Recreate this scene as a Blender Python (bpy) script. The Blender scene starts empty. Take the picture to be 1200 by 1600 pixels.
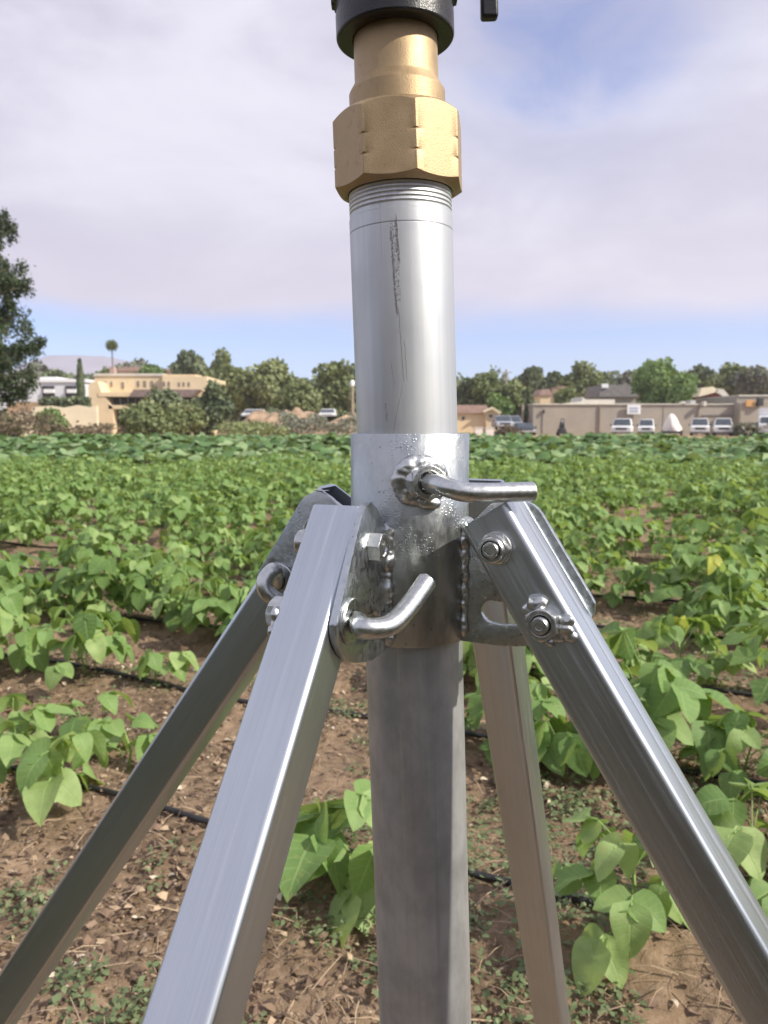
import bpy, bmesh, math, random
import numpy as np
from mathutils import Vector, Matrix
random.seed(4); RNG = np.random.default_rng(11)
sc = bpy.context.scene
COL = sc.collection
rad = math.radians
CAMH = 1.05
PITCH = math.atan(136/1200)

# ------------------------------------------------------------ camera, sky, sun
cam_d = bpy.data.cameras.new('camera'); cam = bpy.data.objects.new('camera', cam_d); COL.objects.link(cam)
cam.location = (0, 0, CAMH); cam.rotation_euler = (math.pi/2 - PITCH, 0, 0)
cam_d.sensor_fit = 'VERTICAL'; cam_d.sensor_height = 24; cam_d.lens = 18
cam_d.clip_start = 0.02; cam_d.clip_end = 9000
cam_d.dof.use_dof = True; cam_d.dof.focus_distance = 0.415; cam_d.dof.aperture_fstop = 13
sc.camera = cam

SUN_EL, SUN_AZ = 37, 114          # azimuth clockwise from +Y (view direction)
world = bpy.data.worlds.new('World'); sc.world = world; world.use_nodes = True
def N(nt, typ, **kw):
    n = nt.nodes.new(typ)
    for k, v in kw.items():
        if k == 'inp':
            for i, val in v.items(): n.inputs[i].default_value = val
        else: setattr(n, k, v)
    return n
def math_n(nt, op, a, b=None, c=None, clamp=False):
    n = nt.nodes.new('ShaderNodeMath'); n.operation = op; n.use_clamp = clamp
    for i, x in enumerate((a, b, c)):
        if x is None: continue
        if isinstance(x, (int, float)): n.inputs[i].default_value = x
        else: nt.links.new(x, n.inputs[i])
    return n.outputs[0]
def sstep(nt, x, lo, hi, a=0., b=1.):
    n = nt.nodes.new('ShaderNodeMapRange'); n.interpolation_type = 'SMOOTHSTEP'
    nt.links.new(x, n.inputs[0])
    for i, v in enumerate((lo, hi, a, b)): n.inputs[i+1].default_value = v
    return n.outputs[0]
def mixc(nt, f, a, b, blend='MIX'):
    n = nt.nodes.new('ShaderNodeMix'); n.data_type = 'RGBA'; n.blend_type = blend
    for i, x in ((0, f), (6, a), (7, b)):
        if isinstance(x, (int, float)): n.inputs[i].default_value = x
        elif isinstance(x, (tuple, list)): n.inputs[i].default_value = tuple(x)+(1,)*(4-len(x))
        else: nt.links.new(x, n.inputs[i])
    return n.outputs[2]
def noise(nt, vec, scale, detail=4, rough=.55, dist=0.):
    n = N(nt, 'ShaderNodeTexNoise', inp={'Scale': scale, 'Detail': detail, 'Roughness': rough, 'Distortion': dist})
    if vec is not None: nt.links.new(vec, n.inputs['Vector'])
    return n.outputs[0]
def vmap(nt, vec, scale=(1, 1, 1), loc=(0, 0, 0), rot=(0, 0, 0)):
    n = N(nt, 'ShaderNodeMapping'); n.inputs['Scale'].default_value = scale
    n.inputs['Location'].default_value = loc; n.inputs['Rotation'].default_value = rot
    nt.links.new(vec, n.inputs[0]); return n.outputs[0]

nt = world.node_tree; nt.nodes.clear()
sky = N(nt, 'ShaderNodeTexSky', sky_type='NISHITA', sun_disc=False)
sky.sun_elevation = rad(SUN_EL); sky.sun_rotation = rad(SUN_AZ); sky.air_density = 1.0; sky.dust_density = 0.3; sky.ozone_density = 3.0
bg_sky = N(nt, 'ShaderNodeBackground'); bg_sky.inputs[1].default_value = 0.10
hsv = N(nt, 'ShaderNodeHueSaturation', inp={'Saturation': 1.0, 'Value': 1.0}); nt.links.new(sky.outputs[0], hsv.inputs['Color'])
nt.links.new(mixc(nt, 1., hsv.outputs[0], (.84, .93, 1.30), 'MULTIPLY'), bg_sky.inputs[0])
tc = N(nt, 'ShaderNodeTexCoord')
sep = N(nt, 'ShaderNodeSeparateXYZ'); nt.links.new(tc.outputs['Generated'], sep.inputs[0])
n1 = noise(nt, vmap(nt, tc.outputs['Generated'], (2.2, 2.2, 9)), 1.6, 5, .5)
n2 = noise(nt, vmap(nt, tc.outputs['Generated'], (1.3, 1.3, 3.2), (3, 1, 0)), 2.4, 6, .55, .4)
zl = math_n(nt, 'ADD', sep.outputs[2], math_n(nt, 'MULTIPLY', math_n(nt, 'SUBTRACT', n1, .5), .07))
low = sstep(nt, zl, .105, .165)
# one gap of blue in the cloud deck, up and to the right of the view
def pix_dir(px, py):
    X = (px-600)/1200; U = (800-py)/1200; c, s = math.cos(PITCH), math.sin(PITCH)
    return Vector((X, c+U*s, U*c-s))
gd = pix_dir(900, -15).normalized()
dp = N(nt, 'ShaderNodeVectorMath', operation='DOT_PRODUCT'); nt.links.new(tc.outputs['Generated'], dp.inputs[0]); dp.inputs[1].default_value = gd
gp = math_n(nt, 'ADD', dp.outputs['Value'], math_n(nt, 'MULTIPLY', math_n(nt, 'SUBTRACT', n2, .5), .02))
gap = math_n(nt, 'MULTIPLY', sstep(nt, gp, .970, 1.0, 1., .74), sstep(nt, math_n(nt, 'ADD', gp, math_n(nt, 'MULTIPLY', math_n(nt, 'SUBTRACT', noise(nt, vmap(nt, tc.outputs['Generated'], (1, 1, 1.6)), 7., 5, .6, .6), .5), .022)), .989, 1.004, 1., .30))
hi = sstep(nt, n2, .36, .52, .55, 1.)                         # thinner places elsewhere in the deck
hig = sstep(nt, sep.outputs[2], .5, .62)
hi2 = math_n(nt, 'SUBTRACT', 1., math_n(nt, 'MULTIPLY', hig, math_n(nt, 'SUBTRACT', 1., hi)))
mask = math_n(nt, 'MULTIPLY', math_n(nt, 'MULTIPLY', low, gap), hi2)
cc = mixc(nt, sstep(nt, n2, .3, .7), (.42, .41, .51), (.59, .58, .66))
cc = mixc(nt, sstep(nt, sep.outputs[2], .1, .30), mixc(nt, .5, cc, (.60, .55, .63)), cc)
bg_c = N(nt, 'ShaderNodeBackground'); nt.links.new(cc, bg_c.inputs[0]); bg_c.inputs[1].default_value = 1.0
mx = N(nt, 'ShaderNodeMixShader'); nt.links.new(mask, mx.inputs[0]); nt.links.new(bg_sky.outputs[0], mx.inputs[1]); nt.links.new(bg_c.outputs[0], mx.inputs[2])
wo = N(nt, 'ShaderNodeOutputWorld'); nt.links.new(mx.outputs[0], wo.inputs[0])

sun_d = bpy.data.lights.new('sun', 'SUN'); sun_d.energy = 4.2; sun_d.angle = rad(1.2); sun_d.color = (1, .93, .82)
sun = bpy.data.objects.new('sun', sun_d); COL.objects.link(sun)
sv = Vector((math.sin(rad(SUN_AZ))*math.cos(rad(SUN_EL)), math.cos(rad(SUN_AZ))*math.cos(rad(SUN_EL)), math.sin(rad(SUN_EL))))
sun.rotation_euler = sv.to_track_quat('Z', 'Y').to_euler()
sc.view_settings.view_transform = 'Standard'; sc.view_settings.look = 'None'; sc.view_settings.exposure = 0.55; sc.view_settings.gamma = 1
sc.cycles.use_denoising = True
sc.cycles.max_bounces = 8; sc.cycles.volume_bounces = 1; sc.cycles.diffuse_bounces = 3; sc.cycles.glossy_bounces = 4; sc.cycles.transmission_bounces = 4

# ------------------------------------------------------------ helpers
def tag(o, label=None, cat=None, group=None, kind=None):
    if label: o['label'] = label
    if cat: o['category'] = cat
    if group: o['group'] = group
    if kind: o['kind'] = kind
    return o
def empty(name, loc=(0, 0, 0), rot=(0, 0, 0)):
    o = bpy.data.objects.new(name, None); COL.objects.link(o); o.location = loc; o.rotation_euler = rot; o.empty_display_size = .1
    return o
def link(name, me, mat=None, parent=None, loc=(0, 0, 0)):
    o = bpy.data.objects.new(name, me); COL.objects.link(o); o.location = loc
    if mat is not None and not me.materials: me.materials.append(mat)
    if parent is not None: o.parent = parent
    return o
def npmesh(name, V, F, smooth=True, attr=None, mat=None):
    """V (n,3); F list of arrays (m,k) of equal k each"""
    me = bpy.data.meshes.new(name); V = np.asarray(V, np.float32)
    Fs = [np.asarray(f, np.int32) for f in (F if isinstance(F, list) else [F]) if len(f)]
    me.vertices.add(len(V)); me.vertices.foreach_set('co', V.ravel())
    nl = sum(f.size for f in Fs); nf = sum(len(f) for f in Fs)
    me.loops.add(nl); me.polygons.add(nf)
    me.loops.foreach_set('vertex_index', np.concatenate([f.ravel() for f in Fs]))
    tot = np.concatenate([np.full(len(f), f.shape[1]) for f in Fs]); st = np.concatenate([[0], np.cumsum(tot)[:-1]])
    me.polygons.foreach_set('loop_start', st.astype(np.int32)); me.polygons.foreach_set('loop_total', tot.astype(np.int32))
    me.polygons.foreach_set('use_smooth', np.full(nf, smooth))
    if attr is not None:
        a = me.attributes.new('leaf', 'FLOAT_COLOR', 'POINT'); a.data.foreach_set('color', np.asarray(attr, np.float32).ravel())
    me.update(calc_edges=True); me.validate()
    if mat: me.materials.append(mat)
    return me
class MB:
    """collects shapes, links them as ONE mesh object"""
    def __init__(s): s.V = []; s.F = {}; s.n = 0
    def add(s, V, F):
        V = np.asarray(V, float)
        for f in F:
            s.F.setdefault(len(f), []).append([i+s.n for i in f])
        s.V.append(V); s.n += len(V); return s
    def box(s, c, d, rz=0., M=None):
        x, y, z = [q/2 for q in d]
        P = np.array([(-x,-y,-z),(x,-y,-z),(x,y,-z),(-x,y,-z),(-x,-y,z),(x,-y,z),(x,y,z),(-x,y,z)])
        if rz: R = np.array(Matrix.Rotation(rz, 3, 'Z')); P = P@R.T
        if M is not None: P = P@np.array(M).T
        return s.add(P+np.array(c), [(0,3,2,1),(4,5,6,7),(0,1,5,4),(1,2,6,5),(2,3,7,6),(3,0,4,7)])
    def tube(s, pts, r, n=10, caps=True):
        pts = [Vector(p) for p in pts]; m = len(pts)
        rr = [r]*m if isinstance(r, (int, float)) else r
        t0 = (pts[1]-pts[0]).normalized(); up = Vector((0, 0, 1)) if abs(t0.z) < .9 else Vector((1, 0, 0))
        u = t0.cross(up).normalized(); V = []
        for i in range(m):
            t = (pts[min(i+1, m-1)]-pts[max(i-1, 0)]).normalized()
            u = (u-t*u.dot(t)).normalized(); w = t.cross(u)
            for k in range(n):
                a = 2*math.pi*k/n; V.append(pts[i]+(u*math.cos(a)+w*math.sin(a))*rr[i])
        F = [(i*n+k, i*n+(k+1)%n, (i+1)*n+(k+1)%n, (i+1)*n+k) for i in range(m-1) for k in range(n)]
        if caps: F += [tuple(range(n-1, -1, -1)), tuple((m-1)*n+k for k in range(n))]
        return s.add([tuple(v) for v in V], F)
    def lathe(s, prof, n=48, M=None, closed=False, rf=None):
        """prof: (r, z) list; rf(angle, i) optional radius factor"""
        V = []
        for i, (r, z) in enumerate(prof):
            for k in range(n):
                a = 2*math.pi*k/n; q = r if rf is None else rf(a, i, r); zz = z(a) if callable(z) else z
                V.append((q*math.cos(a), q*math.sin(a), zz))
        m = len(prof); F = []
        for i in range(m if closed else m-1):
            j = (i+1) % m
            F += [(i*n+k, i*n+(k+1)%n, j*n+(k+1)%n, j*n+k) for k in range(n)]
        if not closed: F += [tuple(range(n-1, -1, -1)), tuple((m-1)*n+k for k in range(n))]
        V = np.array(V)
        if M is not None: M = np.array(M); V = V@M[:3, :3].T+M[:3, 3]
        return s.add(V, F)
    def build(s, name, mat, parent=None, smooth=False, loc=(0, 0, 0), bevel=0., seg=2, auto=40, off=None):
        V = np.concatenate(s.V)
        if off is not None: V = V-np.array(off)
        me = npmesh(name, V, [np.array(f) for f in s.F.values()], smooth or bool(auto))
        if auto and not smooth: set_sharp(me, auto)
        o = link(name, me, mat, parent, loc)
        if bevel:
            b = o.modifiers.new('bevel', 'BEVEL'); b.width = bevel; b.segments = seg; b.limit_method = 'ANGLE'; b.angle_limit = rad(35)
        return o
def set_sharp(me, ang):
    bm = bmesh.new(); bm.from_mesh(me); th = rad(ang)
    for e in bm.edges: e.smooth = not (len(e.link_faces) == 2 and e.calc_face_angle(0) > th)
    bm.to_mesh(me); bm.free()
def frame_mat(o, z, x=None):
    z = Vector(z).normalized(); x = Vector(x) if x is not None else (Vector((0, 0, 1)) if abs(z.z) < .9 else Vector((1, 0, 0)))
    x = (x-z*x.dot(z)).normalized(); y = z.cross(x)
    return Matrix(((x.x, y.x, z.x, o[0]), (x.y, y.y, z.y, o[1]), (x.z, y.z, z.z, o[2]), (0, 0, 0, 1)))
# value noise
_T = RNG.random((64, 64, 64))
def vn(P, sc_=1.):
    P = np.asarray(P, float)*sc_; i = np.floor(P).astype(int); f = P-i; f = f*f*(3-2*f); r = 0
    for a in (0, 1):
        for b in (0, 1):
            for c in (0, 1):
                w = (f[..., 0] if a else 1-f[..., 0])*(f[..., 1] if b else 1-f[..., 1])*(f[..., 2] if c else 1-f[..., 2])
                r = r+w*_T[(i[..., 0]+a) % 64, (i[..., 1]+b) % 64, (i[..., 2]+c) % 64]
    return r-.5
def fbm(P, s, o=4):
    r = 0
    for k in range(o): r = r+vn(P, s*2**k)/2**k
    return r
def P3(px, py, y):
    """point of the place seen at this pixel at world distance y (m)"""
    d = pix_dir(px, py); return Vector((d.x*y/d.y, y, CAMH+d.z*y/d.y))
def PX(px, d, z=1.): 
    F = d*math.cos(PITCH)-(z-CAMH)*math.sin(PITCH); return (px-600)/1200*F
def PZ(py, d): return CAMH+d*math.tan(math.atan((800-py)/1200)-PITCH)

# ------------------------------------------------------------ materials
def mat_new(name):
    m = bpy.data.materials.new(name); m.use_nodes = True; nt = m.node_tree
    return m, nt, nt.nodes['Principled BSDF']
def plain(name, col, rough=.7, metal=0., var=.15, scale=6., bump=0., bscale=40.):
    m, nt, b = mat_new(name); tc = N(nt, 'ShaderNodeTexCoord')
    n = noise(nt, tc.outputs['Object'], scale, 5, .6)
    lo = tuple(c*(1-var) for c in col); hi = tuple(min(1, c*(1+var)) for c in col)
    nt.links.new(mixc(nt, sstep(nt, n, .3, .7), lo, hi), b.inputs['Base Color'])
    b.inputs['Roughness'].default_value = rough; b.inputs['Metallic'].default_value = metal
    if bump:
        bn = N(nt, 'ShaderNodeBump', inp={'Strength': bump, 'Distance': .02}); nt.links.new(noise(nt, tc.outputs['Object'], bscale, 4), bn.inputs['Height'])
        nt.links.new(bn.outputs[0], b.inputs['Normal'])
    return m
def galv(name, col, r0, r1, stretch=(60, 60, 60), bump=.05, bdist=.0004, spots=0., streak=0., dents=0., cloud=.35):
    m, nt, b = mat_new(name); tc = N(nt, 'ShaderNodeTexCoord'); ob = tc.outputs['Object']
    at = N(nt, 'ShaderNodeAttribute', attribute_name='leaf')         # tube coordinates: across, along
    along = math_n(nt, 'MULTIPLY', 1., 0.)
    a = noise(nt, vmap(nt, ob, stretch), 1., 5, .6) if not streak else noise(nt, at.outputs['Vector'], 1.6, 6, .65)
    bnz = noise(nt, ob, 900., 3, .6)
    big = noise(nt, ob, 22., 4, .6)
    c = mixc(nt, sstep(nt, a, .3, .7), tuple(x*(.86 if not streak else .97) for x in col), tuple(min(1, x*1.06) for x in col))
    c = mixc(nt, sstep(nt, big, .35, .7, 0, cloud), c, tuple(x*.8 for x in col))
    rg = math_n(nt, 'ADD', sstep(nt, a, .25, .75, r0, r1), math_n(nt, 'MULTIPLY', math_n(nt, 'SUBTRACT', big, .5), .5*cloud))
    h = math_n(nt, 'ADD', math_n(nt, 'MULTIPLY', bnz, .25), a)
    if streak:
        st = noise(nt, at.outputs['Vector'], 1., 4, .7)
        c = mixc(nt, sstep(nt, st, .52, .75, 0, streak), c, tuple(x*.45 for x in col))
        rg = math_n(nt, 'ADD', rg, sstep(nt, st, .45, .7, 0, .12))
    if spots:
        v = N(nt, 'ShaderNodeTexVoronoi', inp={'Scale': 620.}); nt.links.new(ob, v.inputs['Vector'])
        sel = sstep(nt, noise(nt, ob, 70., 2), .5, .62)
        dot = math_n(nt, 'MULTIPLY', sstep(nt, v.outputs['Distance'], .22, .38, 1., 0.), sel)
        h = math_n(nt, 'ADD', h, math_n(nt, 'MULTIPLY', dot, spots))
        v2 = N(nt, 'ShaderNodeTexVoronoi', inp={'Scale': 240.}); nt.links.new(ob, v2.inputs['Vector'])
        dk = math_n(nt, 'MULTIPLY', sstep(nt, v2.outputs['Distance'], .08, .2, 1., 0.), sstep(nt, noise(nt, ob, 40., 2), .52, .6))
        c = mixc(nt, math_n(nt, 'MULTIPLY', dk, .6), c, (.1, .09, .08))
    if dents: h = math_n(nt, 'ADD', h, math_n(nt, 'MULTIPLY', noise(nt, ob, 60., 2), dents))
    bp = N(nt, 'ShaderNodeBump', inp={'Strength': bump*10 if bump < .1 else bump, 'Distance': bdist}); nt.links.new(h, bp.inputs['Height'])
    nt.links.new(bp.outputs[0], b.inputs['Normal'])
    nt.links.new(c, b.inputs['Base Color']); nt.links.new(rg, b.inputs['Roughness']); b.inputs['Metallic'].default_value = 1
    return m
M = {}
M['leg'] = galv('leg_zinc', (.56, .60, .635), .31, .36, (160, 160, 160), .006, .00006, streak=.06, cloud=.14)
M['collar'] = galv('collar_zinc', (.47, .50, .505), .32, .44, (260, 260, 120), .05, .0003, spots=.7, dents=2.4)
M['plate'] = galv('plate_zinc', (.54, .58, .60), .26, .40, (300, 300, 300), .04, .0003, spots=.8, dents=1.)
M['pin'] = galv('pin_zinc', (.62, .64, .63), .27, .36, (400, 400, 400), .01, .0001)
M['weld'] = galv('weld_zinc', (.56, .58, .58), .28, .42, (200, 200, 200), .02, .0002)
M['nut'] = galv('nut_zinc', (.60, .61, .60), .28, .38, (300, 300, 300), .01, .0001)
M['inside'] = plain('tube_inside', (.22, .22, .22), .7, .6)
M['black'] = plain('black_plastic', (.014, .014, .017), .34, 0, .3, 60, .12, 900)
M['rubber'] = plain('foot_rubber', (.02, .02, .02), .8, 0, .2, 60)
# brass: sand-cast, dull
m, nt, b = mat_new('cast_brass'); tc = N(nt, 'ShaderNodeTexCoord'); ob = tc.outputs['Object']
g = noise(nt, ob, 60., 4, .6); fz = noise(nt, ob, 1500., 3, .6)
c = mixc(nt, sstep(nt, g, .3, .7), (.39, .285, .16), (.47, .35, .21)); c = mixc(nt, sstep(nt, fz, .55, .8, 0, .5), c, (.32, .22, .11))
nt.links.new(c, b.inputs['Base Color']); b.inputs['Metallic'].default_value = .72
nt.links.new(sstep(nt, g, .3, .7, .46, .58), b.inputs['Roughness'])
dirt = sstep(nt, noise(nt, ob, 180., 5, .7), .56, .72, 0, .6); c = mixc(nt, dirt, c, (.30, .21, .12)); nt.links.new(c, b.inputs['Base Color'])
bp = N(nt, 'ShaderNodeBump', inp={'Strength': .55, 'Distance': .0003}); nt.links.new(fz, bp.inputs['Height']); nt.links.new(bp.outputs[0], b.inputs['Normal'])
M['brass'] = m
# riser pipe: satin silver with scrape marks down its front
m, nt, b = mat_new('riser_zinc'); tc = N(nt, 'ShaderNodeTexCoord'); ob = tc.outputs['Object']
sp = N(nt, 'ShaderNodeSeparateXYZ'); nt.links.new(ob, sp.inputs[0]); X, Y, Z = sp.outputs
ver = noise(nt, vmap(nt, ob, (300, 300, 4)), 1., 4, .65); big = noise(nt, ob, 25., 4); fz = noise(nt, ob, 1300., 3, .7)
base = mixc(nt, sstep(nt, ver, .3, .7), (.55, .57, .585), (.61, .625, .635))
base = mixc(nt, sstep(nt, big, .4, .75, 0, .35), base, (.50, .51, .52))
front = sstep(nt, Y, -.01, -.015)
nw = noise(nt, vmap(nt, ob, (0, 0, 1)), 140., 4, .7)
nb = noise(nt, vmap(nt, ob, (1, 1, .6)), 1500., 4, .8)
def scrape(x0, z0, x1, z1, w, wob, dens, s=1.):
    sl = (x1-x0)/(z1-z0)
    ctr = math_n(nt, 'ADD', math_n(nt, 'MULTIPLY', Z, sl), x0-z0*sl)
    ctr = math_n(nt, 'ADD', ctr, math_n(nt, 'MULTIPLY', math_n(nt, 'SUBTRACT', nw, .5), wob))
    dd = math_n(nt, 'ABSOLUTE', math_n(nt, 'SUBTRACT', X, ctr))
    e = sstep(nt, dd, w*.5, w, 1., 0.)
    lim = math_n(nt, 'MULTIPLY', sstep(nt, Z, min(z0, z1)-.002, min(z0, z1)+.002), sstep(nt, Z, max(z0, z1)-.004, max(z0, z1)+.001, 1., 0.))
    r = math_n(nt, 'MULTIPLY', math_n(nt, 'MULTIPLY', e, lim), front)
    if dens: r = math_n(nt, 'MULTIPLY', r, sstep(nt, nb, dens, dens+.08))
    return math_n(nt, 'MULTIPLY', r, s)
marks = [scrape(-.0050, .113, -.0040, .068, .0026, .002, .50, .85), scrape(-.0038, .115, -.0026, .088, .0009, .0022, .40, .85),
         scrape(-.0066, .108, -.0046, .060, .0008, .0022, .42, .85), scrape(-.0042, .064, -.0018, .027, .0016, .002, .56, .6),
         scrape(-.0038, .066, -.0020, .024, .0003, .0012, 0, .7), scrape(-.0008, .048, -.0004, .024, .00028, .0045, 0, .7),
         scrape(-.0022, .024, -.0090, -.004, .00022, .0015, 0, .6), scrape(-.009, .036, -.007, .022, .00016, .001, 0, .5),
         scrape(-.0128, .014, -.0120, .003, .0009, .002, .50, .8), scrape(.0075, .054, .009, .0535, .0003, 0, 0, .7)]
mk = marks[0]
for q in marks[1:]: mk = math_n(nt, 'MAXIMUM', mk, q)
ring = math_n(nt, 'MULTIPLY', sstep(nt, math_n(nt, 'ABSOLUTE', math_n(nt, 'SUBTRACT', Z, .1105)), .0002, .0005, 1., 0.), .55)
mk2 = math_n(nt, 'MAXIMUM', mk, ring)
vs = sstep(nt, ver, .66, .72, 0, .35)
raw = mixc(nt, sstep(nt, noise(nt, vmap(nt, ob, (45, 45, 28)), 1., 5, .6), .3, .7), (.36, .37, .37), (.52, .53, .53)); raw = mixc(nt, sstep(nt, ver, .5, .7, 0, .10), raw, (.17, .17, .16))
base = mixc(nt, sstep(nt, Z, -.11, -.08), raw, base)
base = mixc(nt, vs, base, (.3, .3, .31))
base = mixc(nt, mk2, base, (.07, .065, .065))
nt.links.new(base, b.inputs['Base Color']); nt.links.new(math_n(nt, 'SUBTRACT', sstep(nt, Z, -.11, -.08, .62, .84), math_n(nt, 'MULTIPLY', mk, .8)), b.inputs['Metallic'])
nt.links.new(math_n(nt, 'ADD', sstep(nt, big, .3, .7, .44, .54), math_n(nt, 'MULTIPLY', mk, .5)), b.inputs['Roughness'])
h = math_n(nt, 'SUBTRACT', math_n(nt, 'ADD', math_n(nt, 'MULTIPLY', fz, .3), math_n(nt, 'MULTIPLY', ver, .10)), math_n(nt, 'MULTIPLY', ring, .8))
bp = N(nt, 'ShaderNodeBump', inp={'Strength': .6, 'Distance': .00025}); nt.links.new(h, bp.inputs['Height']); nt.links.new(bp.outputs[0], b.inputs['Normal'])
M['riser'] = m
# leaves: colour by per-leaf tint, veins by leaf coordinates
def leaf_mat(name, dark, mid, light, yellow=None, trans=.35, rough=.5, veins=False, tcol=None):
    m, nt, b = mat_new(name); at = N(nt, 'ShaderNodeAttribute', attribute_name='leaf')
    s = N(nt, 'ShaderNodeSeparateColor'); nt.links.new(at.outputs['Color'], s.inputs[0]); u, v, t = s.outputs
    c = mixc(nt, sstep(nt, t, 0, .5), dark, mid); c = mixc(nt, sstep(nt, t, .5, .93), c, light)
    if yellow: c = mixc(nt, sstep(nt, t, .955, .975), c, yellow)
    tcn = N(nt, 'ShaderNodeTexCoord')
    nz = noise(nt, tcn.outputs['Object'], 30. if veins else 3., 4)
    c = mixc(nt, sstep(nt, nz, .3, .7, 0, .35), c, tuple(x*.65 for x in mid))
    if veins: c = mixc(nt, sstep(nt, noise(nt, tcn.outputs['Object'], 55., 4, .6), .62, .70, 0, .6), c, (.42, .40, .14)); c = mixc(nt, sstep(nt, noise(nt, vmap(nt, tcn.outputs['Object'], (1, 1, 1), (5, 2, 1)), 110., 3, .6), .68, .72, 0, .7), c, (.20, .13, .06))
    if veins:
        au = math_n(nt, 'ABSOLUTE', math_n(nt, 'SUBTRACT', math_n(nt, 'MULTIPLY', u, 2), 1))
        mid_r = sstep(nt, au, .02, .07, 1., 0.)
        ph = math_n(nt, 'FRACT', math_n(nt, 'MULTIPLY', math_n(nt, 'SUBTRACT', v, math_n(nt, 'MULTIPLY', au, .22)), 6.5))
        lat = math_n(nt, 'MULTIPLY', sstep(nt, math_n(nt, 'ABSOLUTE', math_n(nt, 'SUBTRACT', ph, .5)), .03, .1, 1., 0.), .55)
        ve = math_n(nt, 'MAXIMUM', mid_r, lat)
        c = mixc(nt, math_n(nt, 'MULTIPLY', ve, .55), c, light)
        bp = N(nt, 'ShaderNodeBump', inp={'Strength': .5, 'Distance': .0012})
        nt.links.new(math_n(nt, 'ADD', math_n(nt, 'MULTIPLY', ve, -1), noise(nt, tcn.outputs['Object'], 120., 3)), bp.inputs['Height']); nt.links.new(bp.outputs[0], b.inputs['Normal'])
    nt.links.new(c, b.inputs['Base Color']); b.inputs['Roughness'].default_value = rough; b.inputs['Specular IOR Level'].default_value = .35
    tr = N(nt, 'ShaderNodeBsdfTranslucent'); nt.links.new(mixc(nt, .5, c, tcol or (light[0]*1.5, light[1]*1.4, light[2]*.5)), tr.inputs[0])
    ms = N(nt, 'ShaderNodeMixShader'); ms.inputs[0].default_value = trans
    nt.links.new(b.outputs[0], ms.inputs[1]); nt.links.new(tr.outputs[0], ms.inputs[2])
    nt.links.new(ms.outputs[0], nt.nodes['Material Output'].inputs[0])
    return m
M['bean'] = leaf_mat('bean_leaf', (.075, .155, .045), (.20, .335, .105), (.39, .52, .20), (.55, .55, .10), .36, .55, True)
M['squash'] = leaf_mat('squash_leaf', (.05, .11, .035), (.13, .235, .085), (.33, .44, .22), None, .22, .6)
M['dark_crop'] = leaf_mat('reflected_crop_leaf', (.035, .042, .02), (.06, .07, .032), (.11, .12, .06), None, .1, .65)  # very dark leaf colour, chosen for its reflection in the stand's metal
M['weed'] = leaf_mat('weed_leaf', (.09, .13, .06), (.16, .21, .10), (.27, .33, .17), (.35, .3, .1), .25, .6)
M['stem'] = plain('green_stem', (.22, .34, .09), .55, 0, .2, 30)
M['tree_olive'] = leaf_mat('olive_foliage', (.09, .125, .05), (.18, .225, .095), (.31, .345, .17), None, .22, .6)
M['tree_dark'] = leaf_mat('dark_foliage', (.06, .09, .055), (.13, .17, .09), (.23, .27, .15), None, .18, .6)
M['tree_green'] = leaf_mat('green_foliage', (.07, .13, .045), (.15, .24, .08), (.27, .38, .14), None, .25, .6)
M['tree_grey'] = leaf_mat('grey_foliage', (.11, .12, .10), (.19, .20, .16), (.28, .29, .23), None, .2, .7)
M['brush'] = leaf_mat('dry_brush', (.09, .07, .05), (.15, .12, .08), (.24, .20, .13), None, .1, .8)
M['bark'] = plain('bark', (.12, .09, .065), .9, 0, .3, 4, .6, 12)
M['litter'] = leaf_mat('dry_litter', (.06, .04, .03), (.23, .155, .105), (.55, .42, .28), (.70, .62, .48), .08, .8, tcol=(.4, .25, .15))
M['hose'] = plain('black_hose', (.016, .016, .017), .45, 0, .5, 40, .3, 200)
# soil
m, nt, b = mat_new('soil'); tc = N(nt, 'ShaderNodeTexCoord'); ob = tc.outputs['Object']
a = noise(nt, ob, 3., 6, .65); c1 = noise(nt, ob, 45., 5, .7); c2 = noise(nt, ob, 260., 3, .7)
c = mixc(nt, sstep(nt, a, .35, .65), (.115, .080, .050), (.27, .19, .12))
c = mixc(nt, sstep(nt, c1, .42, .7, 0, .7), c, (.36, .265, .18)); c = mixc(nt, sstep(nt, c2, .5, .72, 0, .5), c, (.10, .065, .04))
sp = N(nt, 'ShaderNodeSeparateXYZ'); nt.links.new(ob, sp.inputs[0])
far = sstep(nt, sp.outputs[1], 40., 44.)
dry = mixc(nt, sstep(nt, noise(nt, ob, .15, 5, .6), .35, .7), (.46, .32, .19), (.36, .27, .16))
c = mixc(nt, far, c, dry)
nt.links.new(c, b.inputs['Base Color']); b.inputs['Roughness'].default_value = .95; b.inputs['Specular IOR Level'].default_value = .2
bp = N(nt, 'ShaderNodeBump', inp={'Strength': .8, 'Distance': .006})
nt.links.new(math_n(nt, 'ADD', c1, math_n(nt, 'MULTIPLY', c2, .5)), bp.inputs['Height']); nt.links.new(bp.outputs[0], b.inputs['Normal'])
M['soil'] = m
M['pebble'] = leaf_mat('clod', (.13, .085, .06), (.26, .185, .13), (.42, .33, .25), None, .0, .95)
M['tan_dirt'] = plain('tan_dirt', (.36, .25, .16), .95, 0, .4, .5, .8, 3)
M['cream'] = plain('cream_stucco', (.68, .55, .36), .9, 0, .06, .6)
M['cream2'] = plain('pale_stucco', (.74, .66, .48), .9, 0, .06, .6)
M['terrace'] = plain('terrace_roof', (.21, .16, .15), .85, 0, .15, 2)
M['white'] = plain('white_wall', (.62, .64, .68), .8, 0, .06, 1)
M['paint'] = plain('white_paint', (.78, .79, .80), .35, 0, .03, 1)
M['grey_wall'] = plain('grey_wall', (.33, .295, .25), .9, 0, .07, .5)
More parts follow.
